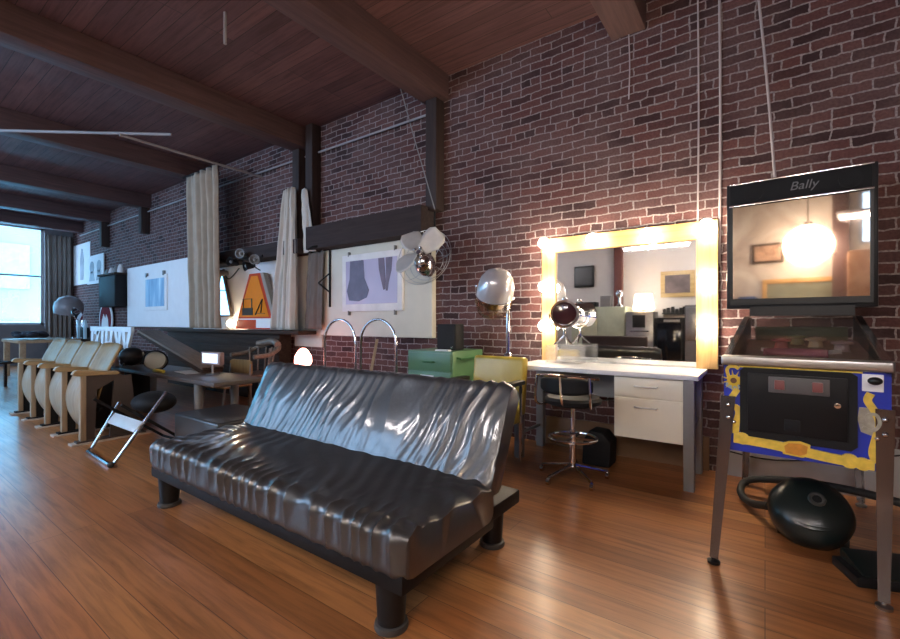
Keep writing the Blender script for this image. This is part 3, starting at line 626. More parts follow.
for z0, z1 in ((.68, .85), (.49, .665), (.29, .475), (.09, .275)):
    dr = MB().box(-.262, .262, -.014, 0, z0, z1, .004).build('drawer', GREEN, gc)
    MB().tube([(-.07, -.014, (z0+z1)/2), (-.06, -.035, (z0+z1)/2), (.06, -.035, (z0+z1)/2), (.07, -.014, (z0+z1)/2)], .008, 6).build('handle', DKGREEN, dr)
MB().box(-.10, .06, -.020, -.012, .585, .635).build('card_holder', PAPER, gc)
MB().tube([(.275, .07, .81), (.31, .08, .80), (.31, .44, .80), (.275, .45, .81)], .010, 6).build('towel_bar', DKGREEN, gc)
sp = thing('loudspeaker', 'small black loudspeaker standing on the green cabinet', 'speaker', (-2.56, 3.62, .87))
MB().box(-.13, .10, -.09, .06, 0, .26, .012).build('cabinet', MATTB, sp)
MB().box(-.118, .088, -.098, -.09, .015, .245, .006).build('grille', mat('speaker_cloth', (.02, .02, .022), .9, bump=.3, bs=300), sp)
MB().sph((.06, -.10, .03), .012, 10).build('knob', CHROME, sp)
tag(MB().box(-2.60, -2.44, 3.38, 3.43, .87, .885, .003).build('paper_slip', PAPER), 'white slip of paper on the front edge of the green cabinet', 'paper')
dc = thing('salon_dryer_chair', 'yellow vinyl salon chair with chrome hood dryer between cabinet and desk', 'hair dryer chair', (-1.83, 3.15, 0))
MB().box(-.245, .24, 0, .09, .40, .87, .03, Mx.Rotation(R(-7), 4, 'X'), 3).build('backrest', YELLOW, dc)
MB().box(-.24, .24, -.48, .04, .34, .46, .03, None, 3).build('seat', YELLOW, dc)
for x in (-.26, .26):
    MB().box(x-.035, x+.035, -.42, .02, .655, .69, .012).build('armrest', BLACK, dc)
    MB().tube([(x, .0, .05), (x, .0, .66), (x, -.38, .66), (x, -.40, .02)], .014, 8).build('leg', CHROME, dc)
MB().cyl((.02, .24, .1), (.02, .24, 1.25), .016, None, 14).lathe([(0, 0), (.035, 0), (.03, .02), (.02, .03), (0, .03)], 16, Mx.Translation((.02, .24, .855))).build('pole', CHROME, dc)
MB().bar((.02, .24, .2), (.02, 0, .2), .03).build('pole_bracket', CHROME, dc)
hmx = Mx.Translation((-.085, .20, 1.40)) @ Mx.Rotation(R(24), 4, 'Y') @ Mx.Rotation(R(24), 4, 'X') @ Mx.Diagonal((.82, .88, 1.0, 1))
hood = MB().lathe([(.195, -.02), (.192, .06), (.165, .15), (.11, .205), (.04, .225), (0, .227), (0, .21), (.1, .19), (.155, .135), (.18, .05), (.183, -.02)], 36, hmx).build('dryer_hood', mat('silver_enamel', (.56, .55, .58), .25, .35, coat=.5), dc)
SMOKE = glassy('smoked_visor', (.85, .77, .68), .12, .12)
MB().lathe([(.193, -.02), (.2, -.09), (.17, -.17), (.155, -.19), (.148, -.188), (.163, -.165), (.192, -.09), (.186, -.02)], 36, hmx).build('visor', SMOKE, hood)
MB().tube([hmx @ V((.197*cos(k*pi/18), .197*sin(k*pi/18), -.02)) for k in range(36)], .006, 6, closed=True).build('hood_rim', CHROME, hood)
MB().lathe([(0, -.12), (.11, -.12), (.13, -.06), (.13, 0), (0, 0)], 24, hmx).build('inner_basket', STEEL, hood)
MB().sph(hmx @ V((-.2, -.05, .02)), .024, 12).build('hinge_knob', CHROME, hood)

# ------------------------------------------------------------------ vintage fan hung in front of the wall
fn = thing('vintage_fan', 'old metal fan with grey paddle blades and chrome motor hanging by the cream board', 'fan', (-2.87, 3.50, 1.845))
nz_ = (V((.813, .582, 0))*-.42+V((0, 0, 1))*.30+V((.582, -.813, 0))*.86).normalized()     # the way the fan faces
nx_ = V((0, 0, 1)).cross(nz_).normalized(); ny_ = nz_.cross(nx_)
ft = Mx((nx_, ny_, nz_)).transposed().to_4x4()
BLADE = mat('dull_aluminium', (.50, .48, .46), .5, .2, var=.12, vs=10)
for a in (48, 128, 212):
    def bl(u, v, a=a):
        r = .035+.265*u; w = (.045+.065*min(1, u*2.2))*(1-.45*max(0, u-.82)/.18)
        return ft @ (Mx.Rotation(R(a), 4, 'Z') @ V((r, (v-.5)*2*w, .07*(v-.5)+.03)))
    o = MB().grid(bl, 14, 8).build('blade', BLADE, fn)
    md = o.modifiers.new('t', 'SOLIDIFY'); md.thickness = .005
MB().lathe([(0, .0), (.05, -.005), (.085, -.03), (.105, -.08), (.11, -.14), (.10, -.20), (.06, -.25), (0, -.26)], 28, ft @ Mx.Rotation(R(-32), 4, 'X')).build('motor_housing', CHROME, fn)
MB().cyl(ft @ V((0, 0, -.02)), ft @ V((0, 0, .06)), .032, .026, 16).sph(ft @ V((-.05, .03, .05)), .016, 12).sph(ft @ V((.02, .04, .06)), .018, 12).build('hub', CHROME, fn)
cg = MB()
for r_c, zz in ((.31, -.06), (.27, -.12), (.22, -.16), (.16, -.19)):
    cg.tube([ft @ V((r_c*cos(k*pi/20), r_c*sin(k*pi/20), zz)) for k in range(40)], .0035, 6, closed=True)
for k in range(8):
    a = k*pi/4+.2
    cg.tube([ft @ V((q*cos(a), q*sin(a), zz)) for q, zz in ((.31, -.06), (.27, -.12), (.22, -.16), (.10, -.20))], .003, 5)
cg.build('wire_guard', STEEL, fn)
MB().tube([(.02, .12, .0), (.04, .17, .25), (.02, .2, .38), (.04, .18, .47)], .010, 8, smooth=5).build('hanger_hook', MATTB, fn)
tag(MB().tube([(-3.30, 3.6, CZ), (-3.07, 3.64, 3.10), (-2.83, 3.68, 2.33)], .006, 6).build('hanging_wire', GREYM), 'slanted pale wire running from the ceiling down to the vintage fan', 'wire')

# ------------------------------------------------------------------ lighted mirror
mr = thing('lighted_mirror', 'large pine-framed vanity mirror ringed with lit bulbs on brick wall', 'mirror', (-1.005, WY, .79))
W2, HT = .715, 1.14
MB().box(-W2, -W2+.135, -.055, -.005, 0, HT-.135, .004).build('frame_board', PINEZ, mr); MB().box(W2-.145, W2, -.055, -.005, 0, HT-.135, .004).build('frame_board', PINEZ, mr)
MB().box(-W2, W2, -.057, -.005, HT-.135, HT, .004).build('frame_board', PINE, mr)
MB().box(-W2+.135, W2-.145, -.028, -.018, .012, HT-.135).build('mirror_pane', MIRROR, mr)
MB().box(-W2+.135, W2-.145, -.04, -.008, 0, .014).build('bottom_channel', STEEL, mr)
for x, z in ((-.65, 1.085), (-.205, 1.075), (.235, 1.065), (.65, 1.085), (-.65, .685), (-.65, .325), (.645, .675), (.645, .31)):
    s = MB().lathe([(0, 0), (.032, 0), (.03, .025), (.02, .03), (0, .03)], 18, Mx.Translation((x, -.056, z)) @ UP_XZ).build('socket', PAPER, mr)
    MB().lathe([(.016, .0), (.02, .015), (.045, .05), (.05, .07), (.045, .095), (.025, .113), (0, .118)], 20, Mx.Translation((x, -.082, z)) @ UP_XZ).build('bulb', BULB, s)

# ------------------------------------------------------------------ vanity desk and what stands on it
dk = thing('vanity_desk', 'grey metal desk with white top and cream drawers under the mirror', 'desk', (-1.06, 3.37, 0))
MB().box(-.70, .70, -.03, .53, .755, .79, .006).build('desk_top', LAMIN, dk)
for x, y in ((-.64, .02), (.64, .02), (-.64, .46), (.64, .46)): MB().box(x-.033, x+.033, y-.033, y+.033, 0, .755, .005).build('leg', GREYM, dk)
MB().box(-.6, .14, .40, .415, .52, .75).build('modesty_panel', GREYM, dk)
MB().box(.14, .605, .03, .46, .30, .752, .004).build('drawer_pedestal', CREAM, dk)
for z0, z1 in ((.605, .745), (.305, .595)):
    d_ = MB().box(.145, .603, .012, .03, z0, z1, .003).build('drawer', CREAM, dk)
    MB().tube([(.29, .012, z1-.06), (.29, -.012, z1-.06), (.44, -.012, z1-.06), (.44, .012, z1-.06)], .0055, 6).build('handle', STEEL, d_)
MB().bar((.64, .05, .42), (.64, .46, .42), .02).build('side_stretcher', GREYM, dk); MB().bar((-.64, .05, .2), (-.64, .46, .2), .02).build('side_stretcher', GREYM, dk)
ac = thing('acrylic_drawers', 'small clear acrylic drawer box standing on the white desk top', 'drawer box', (-1.43, 3.745, .79))
ab = MB()
for x0, x1, y0, y1, z0, z1 in ((-.15, .15, -.09, .09, 0, .006), (-.15, .15, -.09, .09, .152, .158), (-.15, -.144, -.09, .09, 0, .158), (.144, .15, -.09, .09, 0, .158), (.0, .006, -.09, .09, 0, .158), (-.15, .15, .084, .09, 0, .158)): ab.box(x0, x1, y0, y1, z0, z1)
ab.build('case', ACRYL, ac)
for x0, x1 in ((-.143, -.002), (.008, .143)):
    for k in range(3):
        z0 = .009+.048*k
        d_ = MB().box(x0, x1, -.088, -.083, z0, z0+.044).box(x0, x1, -.083, .08, z0, z0+.004).build('drawer', ACRYL, ac)
        MB().box((x0+x1)/2-.02, (x0+x1)/2+.02, -.096, -.088, z0+.018, z0+.026).build('drawer_pull', ACRYL, d_)
st = thing('studio_spotlight', 'small chrome studio spotlight with dark lens on the acrylic drawers', 'spotlight', (-1.43, 3.745, .948))
sm = Mx.Translation((0, -.03, .275)) @ Mx.Rotation(R(22), 4, 'Z') @ Mx.Rotation(R(92), 4, 'X')
MB().lathe([(0, -.16), (.05, -.155), (.085, -.12), (.105, -.05), (.108, .06), (.118, .075), (.118, .09), (.10, .09), (.098, .06), (0, .055)], 30, sm).build('lamp_body', CHROME, st)
MB().lathe([(0, .062), (.099, .062), (.099, .072), (.05, .082), (0, .085)], 30, sm).build('lens', mat('plum_lens', (.045, .012, .018), .12, coat=.5), st)
MB().tube([sm @ V((.126*cos(a), .0, -.126*0)) if False else sm @ V((.128*cos(a), .128*sin(a), -.02)) for a in [pi+k*pi/14 for k in range(15)]], .007, 8).build('yoke', CHROME, st)
MB().cyl((0, -.02, .06), (0, -.02, .15), .012).build('neck', CHROME, st)
for a in (90, 210, 330): MB().tube([(0, -.02, .09), (.05*cos(R(a)), -.02+.045*sin(R(a)), .04), (.095*cos(R(a)), -.02+.07*sin(R(a)), .004)], .008, 8, smooth=4).build('leg', CHROME, st)
MB().box(-.012, .012, -.05, .02, .39, .415, .003).build('top_handle', CHROME, st)

# bar stool
bs = thing('salon_stool', 'chrome swivel stool with low black back in front of the desk', 'stool', (-1.15, 3.16, 0))
for k in range(5):
    a = R(90+72*k+14)
    l = MB().tube([(.02*cos(a), .02*sin(a), .10), (.14*cos(a), .14*sin(a), .075), (.25*cos(a), .25*sin(a), .055)], .012, 8, smooth=4).build('leg', CHROME, bs)
    MB().cyl((.25*cos(a)-.012, .25*sin(a), .024), (.25*cos(a)+.012, .25*sin(a), .024), .024, None, 14).build('caster', CHROME, l)
MB().cyl((0, 0, .08), (0, 0, .36), .024, None, 16).cyl((0, 0, .36), (0, 0, .55), .016, None, 16).build('column', CHROME, bs)
MB().tube([(.17*cos(k*pi/12), .17*sin(k*pi/12), .30) for k in range(24)], .010, 8, closed=True).bar((-.17, 0, .30), (.17, 0, .30), .014).bar((0, -.17, .3), (0, .17, .3), .014).build('foot_ring', CHROME, bs)
MB().lathe([(0, .545), (.17, .545), (.2, .56), (.205, .585), (.19, .605), (.12, .615), (0, .612)], 32).build('seat', MATTB, bs)
def bk(u, v):
    a = pi*1.5+(u-.5)*1.9; y, z, ny, n2 = rr(v, .12, .045, .02)
    return ((.215+z)*cos(a), (.215+z)*sin(a), .70+y*(1-.3*abs(2*u-1)**3))
MB().grid(bk, 26, 24, True, True).build('back_pad', MATTB, bs)
MB().tube([(.25*cos(a), .25*sin(a), .775-.02*abs(t)**2) for a, t in [(pi*1.5+(k-10)*.11, (k-10)/10) for k in range(21)]], .011, 8).build('back_rail', CHROME, bs)
for s_ in (-1, 0, 1): MB().tube([(.18*s_*.9, -.10, .55), (.22*s_*.9, -.21, .58), (.21*s_*.9, -.25+.04*abs(s_), .77)], .009, 8, smooth=4).build('back_support', CHROME, bs)
tag(MB().prism([(-.11, 0), (.11, 0), (.12, .2), (.06, .27), (-.05, .28), (-.1, .2)], -.1, .1, 'Y', Mx.Translation((-1.1, 3.62, 0)), .02).build('waste_bag', MATTB), 'black bag on the floor under the desk behind the stool', 'bag')

# ------------------------------------------------------------------ pinball machine
pb = thing('pinball_machine', 'pinball machine with blue front, yellow decoration and reflecting backglass', 'pinball machine', (.125, 2.46, 0), R(-2.7))
BLUEF = mat('pinball_blue', (.014, .036, .40), .35, var=.1); GOLD = mat('decor_yellow', (.74, .52, .07), .45, var=.22, vs=30)
MB().prism([(.0, .545), (0, .945), (1.30, 1.03), (1.30, .62)], -.285, .285, 'X').build('cabinet', BLUEF, pb)
for x0, x1 in ((-.288, -.268), (.268, .288)):
    MB().prism([(0, .93), (0, .97), (1.20, 1.19), (1.32, 1.19), (1.32, 1.0)], x0, x1, 'X').build('side_board', BLACK, pb)
    MB().prism([(.0, .97), (.0, .982), (1.12, 1.187), (1.12, 1.172)], x0-.004, x1+.004, 'X').build('side_rail', CHROME, pb)
MB().box(-.295, .295, -.022, .055, .948, .992, .010, None, 3).build('lockbar', STEEL, pb)
pfm, nt, b = newmat('playfield_print')
vec = coords(nt, (1, 1, 1)); vo = N(nt, 'ShaderNodeTexVoronoi', Scale=9.0); nt.links.new(vec, vo.inputs['Vector'])
nt.links.new(ramp(nt, vo.outputs['Color'], [(.1, (.05, .035, .03)), (.35, (.16, .07, .05)), (.55, (.10, .09, .05)), (.75, (.22, .12, .10)), (.95, (.08, .10, .12))]), b.inputs['Base Color']); b.inputs['Roughness'].default_value = .3
MB().prism([(.03, .952), (.03, .955), (1.06, 1.035), (1.06, 1.02)], -.267, .267, 'X').build('playfield', pfm, pb)
for x, y, c_ in ((-.08, .62, (.35, .05, .06)), (.07, .70, (.45, .36, .2)), (-.01, .82, (.2, .25, .1)), (.17, .55, (.4, .3, .28))):
    z = .955+.078*y
    MB().lathe([(0, 0), (.035, 0), (.03, .02), (.028, .035), (.045, .04), (.045, .05), (0, .058)], 20, Mx.Translation((x, y, z))).build('bumper', mat('bumper_cap', c_, .35), pb)
def arch(u, v): return (-.02+.12*cos(pi*(1-u)), .28+.09*sin(pi*u)+.02*v, .98+.035*v)
o = MB().grid(arch, 18, 3).build('apron_arch', mat('pink_plastic', (.42, .12, .18), .35), pb); md = o.modifiers.new('t', 'SOLIDIFY'); md.thickness = .006
for s_ in (-1, 1): MB().bar((s_*.16, .5, 1.0), (s_*.05, .40, .995), .02, .02).build('flipper', PAPER, pb)
for z_, yy in ((0, .95), (.0, 1.02)): MB().box(-.22, .22, yy, yy+.02, 1.035, 1.12, .004).build('rear_panel', mat('olive_panel', (.12, .11, .05), .5), pb)
MB().prism([(.05, .975), (.05, .979), (1.08, 1.178), (1.08, 1.174)], -.268, .268, 'X').build('playfield_glass', glassy('playfield_glass', (.85, .85, .85), .16), pb)
# coin door
cd = MB().prism([(-.205, .622), (.165, .615), (.185, .635), (.185, .925), (.165, .94), (-.205, .94), (-.22, .925), (-.22, .64)], -.012, 0).build('coin_door', MATTB, pb)
MB().box(-.19, .155, -.017, -.012, .65, .915, .004).build('door_panel', mat('door_black', (.009, .009, .010), .4, spec=.2), cd)
MB().box(-.112, .098, -.024, -.015, .835, .905, .003).build('coin_plate', mat('dull_coin_plate', (.09, .085, .085), .5), cd)
REDP = mat('red_coin_slot', (.22, .07, .065), .35)
for x in (-.072, .058): MB().box(x-.018, x+.018, -.032, -.02, .85, .892, .004).build('coin_slot', REDP, cd)
MB().lathe([(0, 0), (.012, 0), (.011, .008), (0, .01)], 18, Mx.Translation((.122, -.017, .80)) @ UP_XZ).build('lock', CHROME, cd)
MB().box(-.055, .0, -.022, -.015, .67, .72, .003).build('coin_return', MATTB, cd)
# decoration on the front
def ribbon(mb, pts, w, y0=-.006, y1=0):
    P = [V((a, 0, b_)) for a, b_ in pts]; Q = []
    for i in range(len(P)-1):
        a, b_, c_, d_ = (P[min(max(i+k-1, 0), len(P)-1)] for k in range(4))
        for j in range(6):
            t_ = j/6; Q.append(.5*((2*b_)+(c_-a)*t_+(2*a-5*b_+4*c_-d_)*t_*t_+(3*b_-a-3*c_+d_)*t_**3))
    Q.append(P[-1]); Lp, Rp = [], []
    for i, q in enumerate(Q):
        t_ = (Q[min(i+1, len(Q)-1)]-Q[max(i-1, 0)]).normalized(); n_ = V((-t_.z, 0, t_.x))*w*.5
        Lp.append((q+n_)); Rp.append((q-n_))
    for i in range(len(Q)-1):
        mb.prism([(Lp[i].x, Lp[i].z), (Lp[i+1].x, Lp[i+1].z), (Rp[i+1].x, Rp[i+1].z), (Rp[i].x, Rp[i].z)], y0, y1)
    return mb
dec = MB()
ribbon(dec, [(-.23, .835), (-.25, .80), (-.268, .765), (-.262, .745), (-.236, .75), (-.226, .725), (-.234, .68), (-.238, .625)], .026)
dec5 = MB(); ribbon(dec5, [(-.262, .88), (-.272, .92), (-.262, .938), (-.24, .94), (-.225, .93)], .014); dec5.build('yellow_scroll', GOLD, pb)
dec4 = MB(); ribbon(dec4, [(-.225, .942), (0, .944), (.2, .943)], .008); dec4.build('yellow_edge', GOLD, pb)
dec2 = MB(); ribbon(dec2, [(-.245, .604), (-.1, .598), (.1, .576), (.235, .570)], .040, -.014)
for x, z, r in ((-.21, .616, .028), (.16, .583, .030), (.2, .578, .026)): dec2.lathe([(0, 0), (r, 0), (r, .014), (0, .016)], 16, Mx.Translation((x, 0, z-.008)) @ UP_XZ)
dec2.prism([(-.06, .565), (.01, .56), (.03, .575), (.035, .62), (-.0, .63), (-.04, .625), (-.065, .61)], -.0155, 0)
dec3 = MB(); ribbon(dec3, [(.225, .86), (.215, .83), (.235, .79), (.25, .74), (.24, .68), (.23, .62), (.24, .58)], .026); dec3.build('yellow_ribbon', GOLD, pb)
MB().prism([(-.05, .572), (.0, .568), (.022, .58), (.026, .612), (-.0, .62), (-.04, .616), (-.055, .60)], -.019, -.013).build('orange_ornament', mat('decor_orange', (.62, .26, .03), .45, var=.2, vs=40), pb)
dec.build('yellow_ribbon', GOLD, pb); dec2.build('yellow_pipe_decoration', GOLD, pb)
fl_ = MB()
for k in range(11):
    a = 2*pi*k/11; fl_.prism([(-.245+.016*cos(a-.3), .875+.016*sin(a-.3)), (-.245+.050*cos(a), .875+.050*sin(a)), (-.245+.016*cos(a+.3), .875+.016*sin(a+.3))], -.009, 0)
fl_.lathe([(0, 0), (.026, 0), (.026, .010), (0, .011)], 18, Mx.Translation((-.245, 0, .875)) @ UP_XZ)
fw = fl_.build('sunflower_decoration', mat('sunflower', (.68, .47, .03), .45), pb)
MB().lathe([(0, .011), (.013, .011), (.013, .014), (0, .0145)], 18, Mx.Translation((-.245, 0, .875)) @ UP_XZ).build('flower_centre', mat('flower_centre', (.12, .05, .02), .5), fw)
MB().prism([(-.278, .845), (-.25, .83), (-.22, .84), (-.225, .855), (-.25, .865), (-.275, .87)], -.004, 0).build('pale_leaf', mat('pale_leaf', (.32, .42, .48), .5), pb)
sc1 = MB().prism([(.19, .80), (.26, .80), (.275, .78), (.265, .70), (.235, .685), (.195, .70), (.185, .75)], -.004, 0)
ribbon(sc1, [(.20, .72), (.23, .71), (.25, .74), (.24, .775), (.215, .77), (.215, .745)], .012, -.009, 0)
sc1.build('grey_scroll', mat('silver_decor', (.36, .33, .26), .5, var=.3, vs=40), pb)
MB().box(.198, .262, -.010, 0, .868, .938, .003).build('plunger_plate', WHITEB, pb)
MB().cyl((.232, -.005, .916), (.232, -.05, .916), .006, None, 12).sph((.232, -.055, .916), .019, 16, (1.2, .9, .85)).build('plunger', BLACK, pb)
MB().cyl((-.30, .12, .88), (-.285, .12, .88), .014, None, 14).build('flipper_button', BLACK, pb)
LEGM = mat('pinball_leg_steel', (.19, .165, .16), .2, .85, var=.1)
for x, y, bx_, by_, zt in ((-.288, 0, -.335, -.045, .80), (.288, 0, .276, -.01, .80), (-.288, 1.24, -.315, 1.29, .82), (.288, 1.24, .315, 1.29, .82)):
    s_ = 1 if x > 0 else -1; t_ = -1 if y == 0 else 1
    lm = MB()
    def web(dx, dy, wd):
        v0 = [(x+s_*.004, y+t_*.004, zt), (bx_, by_, .03)]
        b_ = bmesh.new(); vs = []
        for (px, py, pz), w_ in zip(v0, (.055, .032)):
            e = V((px, py, pz)); a_ = V((dx, dy, 0))*w_; n_ = V((-dy*.004, dx*.004, 0))
            vs.append([b_.verts.new(e-n_), b_.verts.new(e+a_-n_), b_.verts.new(e+a_+n_), b_.verts.new(e+n_)])
        b_.faces.new(vs[0]); b_.faces.new(vs[1][::-1])
        for k in range(4): b_.faces.new((vs[0][k], vs[0][(k+1) % 4], vs[1][(k+1) % 4], vs[1][k]))
        bmesh.ops.recalc_face_normals(b_, faces=b_.faces); lm._add(b_)
    web(-s_, 0, 1); web(0, -t_, 1)
    lg = lm.build('leg', LEGM, pb, flat=True)
    MB().lathe([(0, 0), (.026, 0), (.028, .012), (.012, .02), (.01, .045), (0, .045)], 16, Mx.Translation((bx_-s_*.012, by_-t_*.012, 0))).build('leg_leveler', BLACK if x < 0 else STEEL, lg)
    if y == 0:
        bl_ = MB()
        for z in (.76, .70): bl_.sph((x-s_*.022, y-.008, z), .011, 12)
        bl_.sph((x-s_*.045, y-.006, .68), .009, 12); bl_.build('leg_bolt', CHROME, lg)
# head
bx_ = MB().box(-.392, .362, 1.10, 1.32, 1.24, 2.09, .006)
bx_.build('backbox', BLACK, pb)
MB().box(-.26, .26, 1.08, 1.30, 1.19, 1.25).build('neck', BLACK, pb)
MB().box(-.372, .335, 1.088, 1.10, 1.945, 2.075, .003).build('speaker_panel', MATTB, pb)
for z in (1.935, 2.082): MB().box(-.375, .345, 1.080, 1.10, z-.006, z+.006, .003).build('chrome_trim', CHROME, pb)
for x in (-.24, .24): MB().lathe([(0, 0), (.055, 0), (.055, .004), (0, .004)], 24, Mx.Translation((x, 1.088, 2.01)) @ UP_XZ).build('speaker_grille', MATTB, pb)
textmesh('logo', 'Bally', .075, mat('logo_grey', (.13, .13, .135), .5), pb, Mx.Translation((.02, 1.086, 2.012)) @ UP_XZ, .001, .25)
bg, nt, b = newmat('mirrored_backglass')
vec = coords(nt, (1, 1, 1)); z_ = N(nt, 'ShaderNodeTexNoise', Scale=3.5, Detail=4.0, Distortion=.8); nt.links.new(vec, z_.inputs['Vector'])
nt.links.new(ramp(nt, z_.outputs['Color'], [(.25, (.22, .17, .14)), (.45, (.42, .32, .24)), (.6, (.55, .46, .37)), (.75, (.46, .46, .45))]), b.inputs['Base Color'])
b.inputs['Roughness'].default_value = .035; b.inputs['Metallic'].default_value = .85; b.inputs['Coat Weight'].default_value = 1; b.inputs['Coat Roughness'].default_value = .01
MB().box(-.355, .325, 1.090, 1.10, 1.305, 1.925).build('backglass', bg, pb)
for s in ((-.372, -.355, 1.295, 1.93), (.325, .34, 1.295, 1.93)): MB().box(s[0], s[1], 1.084, 1.10, s[2], s[3]).build('backglass_frame', BLACK, pb)
MB().box(-.372, .34, 1.084, 1.10, 1.265, 1.303).build('backglass_frame', BLACK, pb)

# vacuum, hose, floor things by the pinball machine
vc = thing('vacuum_cleaner', 'dark round canister vacuum cleaner under the pinball machine', 'vacuum cleaner', (.20, 2.98, 0))
DKG = mat('green_black_plastic', (.013, .019, .018), .3, coat=.15, spec=.4)
vm = Mx.Translation((-.01, 0, .148)) @ Mx.Rotation(R(48), 4, 'X') @ Mx.Diagonal((.86, .86, .95, 1))
MB().lathe([(0, -.13), (.10, -.128), (.17, -.10), (.205, -.04), (.21, .02), (.19, .07), (.14, .10), (.06, .115), (0, .117)], 36, vm).build('body', DKG, vc)
MB().tube([vm @ V((.03+.033*cos(k*pi/12), .035+.033*sin(k*pi/12), .118)) for k in range(24)], .009, 8, closed=True).build('hose_port', mat('port_grey', (.05, .05, .048), .5), vc)
MB().lathe([(0, 0), (.028, 0), (.028, .006), (0, .006)], 20, Mx.Translation(vm @ V((.03, .035, .114))) @ Mx.Rotation(R(48), 4, 'X')).build('port_hole', MATTB, vc)
MB().tube([vm @ V((-.075, -.12, .085)), vm @ V((0, -.135, .092)), vm @ V((.085, -.12, .085))], .014, 8, smooth=6).build('handle', DKG, vc)
for x in (-.13, .13): MB().cyl((x-.015, .02, .045), (x+.015, .02, .045), .045, None, 18).build('wheel', RUBBER, vc)
MB().tube([(-.18, .06, .12), (-.28, .30, .04), (-.33, .46, .05), (-.28, .56, .10), (-.05, .46, .17), (.25, .38, .19), (.5, .34, .15), (.62, .32, .05)], .022, 10, smooth=8).build('hose', RUBBER, vc)
tag(MB().box(-.25, .75, WY-.045, WY-.015, 0, .34, .004).build('leaning_panel', mat('grey_white_panel', (.45, .44, .43), .6)), 'grey white panel leaning on the brick wall behind the pinball machine', 'panel')
tag(MB().tube([(-.3, 3.87, .20), (.0, 3.87, .17), (.3, 3.86, .22), (.7, 3.87, .32)], .006, 6, smooth=6).build('power_cord', MATTB), 'thin cord strung in front of the grey panel behind the pinball machine', 'cord')
fp = thing('floor_pedal', 'black foot pedal on the floor beside the right front pinball leg', 'pedal', (.44, 2.72, 0), R(20))
MB().box(-.16, .16, -.10, .10, 0, .045, .012).build('base', BLACK, fp)
MB().prism([(-.09, .045), (.09, .045), (.09, .09), (-.09, .05)], -.13, .13, 'X', None, .006).build('treadle', DKG, fp)

# ------------------------------------------------------------------ wires, pipes and rods
DULL = mat('dull_pipe', (.30, .27, .27), .5)
tag(MB().tube([(-15.3, WY-.04, 3.52), (-8.2, WY-.04, 3.52), (-3.05, WY-.04, 3.50)], .014, 8).build('conduit', DULL), 'long thin conduit running along the brick wall below the beams', 'pipe')
tag(MB().tube([(-6.5, WY, 3.45), (-6.5, 2.05, 3.47)], .018, 8).build('curtain_pipe', DULL), 'thin pipe reaching from the brick wall out into the room', 'pipe')
tag(MB().tube([(-10.6, -.9, 3.5), (-7.63, 1.18, 3.5), (-6.05, 2.45, 3.5)], .018, 8).build('curtain_pipe', DULL), 'thin pipe under the ceiling crossing the pipe from the wall', 'pipe')
tag(MB().tube([(-3.87, 2.0, CZ), (-3.87, 2.0, 3.60)], .014, 8).build('hanging_rod', DULL), 'short pale rod hanging from the ceiling boards', 'rod')
WIRE = mat('pale_wire', (.42, .36, .36), .6)
for p, q, r, lb in (((-.43, WY-.012, CZ), (-.43, WY-.012, 1.94), .007, 'pale wire down the brick to the right end of the mirror, thinner of two'),
                 ((-.285, WY-.012, CZ), (-.285, WY-.012, 1.6), .010, 'thicker pale wire down the brick at the mirror corner'),
                 ((-.07, WY-.03, CZ), (.06, 3.80, 2.09), .009, 'slanted pale wire coming down to the top of the pinball machine'),
                 ((-.945, WY-.012, CZ-.28), (-.945, WY-.012, 3.05), .006, 'short pale wire below the ceiling beam end above the mirror')):
    tag(MB().tube([p, (V(p)+V(q))/2+V((.008, 0, 0)), q], r, 6, smooth=5).build('wall_wire', WIRE), lb, 'wire')

# ------------------------------------------------------------------ the other side of the room, seen in the mirror and the glass
for x, y, lb in ((-1.75, -1.5, 'lit fluorescent ceiling lamp reflected along the top of the mirror'), (-4.6, -1.2, 'lit fluorescent ceiling lamp added out of view on the kitchen side, behind the sofa'), (1.0, -1.2, 'lit fluorescent ceiling lamp added out of view on the kitchen side, near the brick end wall')):  # second and third lamps are added, out of view, to brighten the room
    r = thing('fluorescent_lamp', lb, 'ceiling lamp', (x, y, 2.62))
    MB().box(-.62, .62, -.07, .07, .02, .08, .008).build('housing', PAPER, r)
    MB().cyl((-.58, 0, 0), (.58, 0, 0), .02, None, 12).build('tube', TUBE, r)
    for s_ in (-.5, .5): MB().cyl((s_, 0, .08), (s_, 0, CZ-2.62 if abs(x+.95) > .01 else 1), .004, None, 6).build('hanger', MATTB, r)
tvs = thing('wall_screen', 'black wall-mounted screen reflected in the mirror', 'screen', (-3.64, YN, 2.27))
MB().box(-.24, .24, .02, .10, -.26, .26, .01).build('case', BLACK, tvs); MB().box(-.2, .2, .10, .104, -.21, .21).build('panel', BLACK, tvs); MB().bar((0, 0, 0), (0, .05, 0), .08).build('bracket', MATTB, tvs)
kc = thing('kitchen_cabinet', 'pale green double cabinet reflected in the mirror', 'cabinet', (-3.15, -2.66, 0))
KG = mat('pale_green_paint', (.44, .47, .34), .5)
MB().box(-.62, .62, -.3, .24, .0, 1.5, .006).build('body', KG, kc)
for x in (-.31, .31): MB().box(x-.29, x+.29, .24, .258, .55, 1.48, .004).build('door', KG, kc)
mx_ = thing('chrome_mixer', 'chrome mixer on the green cabinet, reflected before the red post', 'mixer', (-2.68, -2.5, 1.5))
MB().lathe([(0, 0), (.08, 0), (.075, .03), (.03, .06), (.03, .2), (.07, .24), (.08, .3), (.05, .37), (0, .39)], 20).build('body', CHROME, mx_)
tag(MB().box(-3.1, -2.86, -2.62, -2.45, 1.5, 1.75, .01).build('canister', GREYM), 'grey canister beside the chrome mixer on the green cabinet', 'canister')
tag(MB().box(-3.66, -3.2, -2.7, -2.4, 1.5, 1.62, .02).build('radio', BLACK), 'low black radio on the green cabinet under the screen', 'radio')
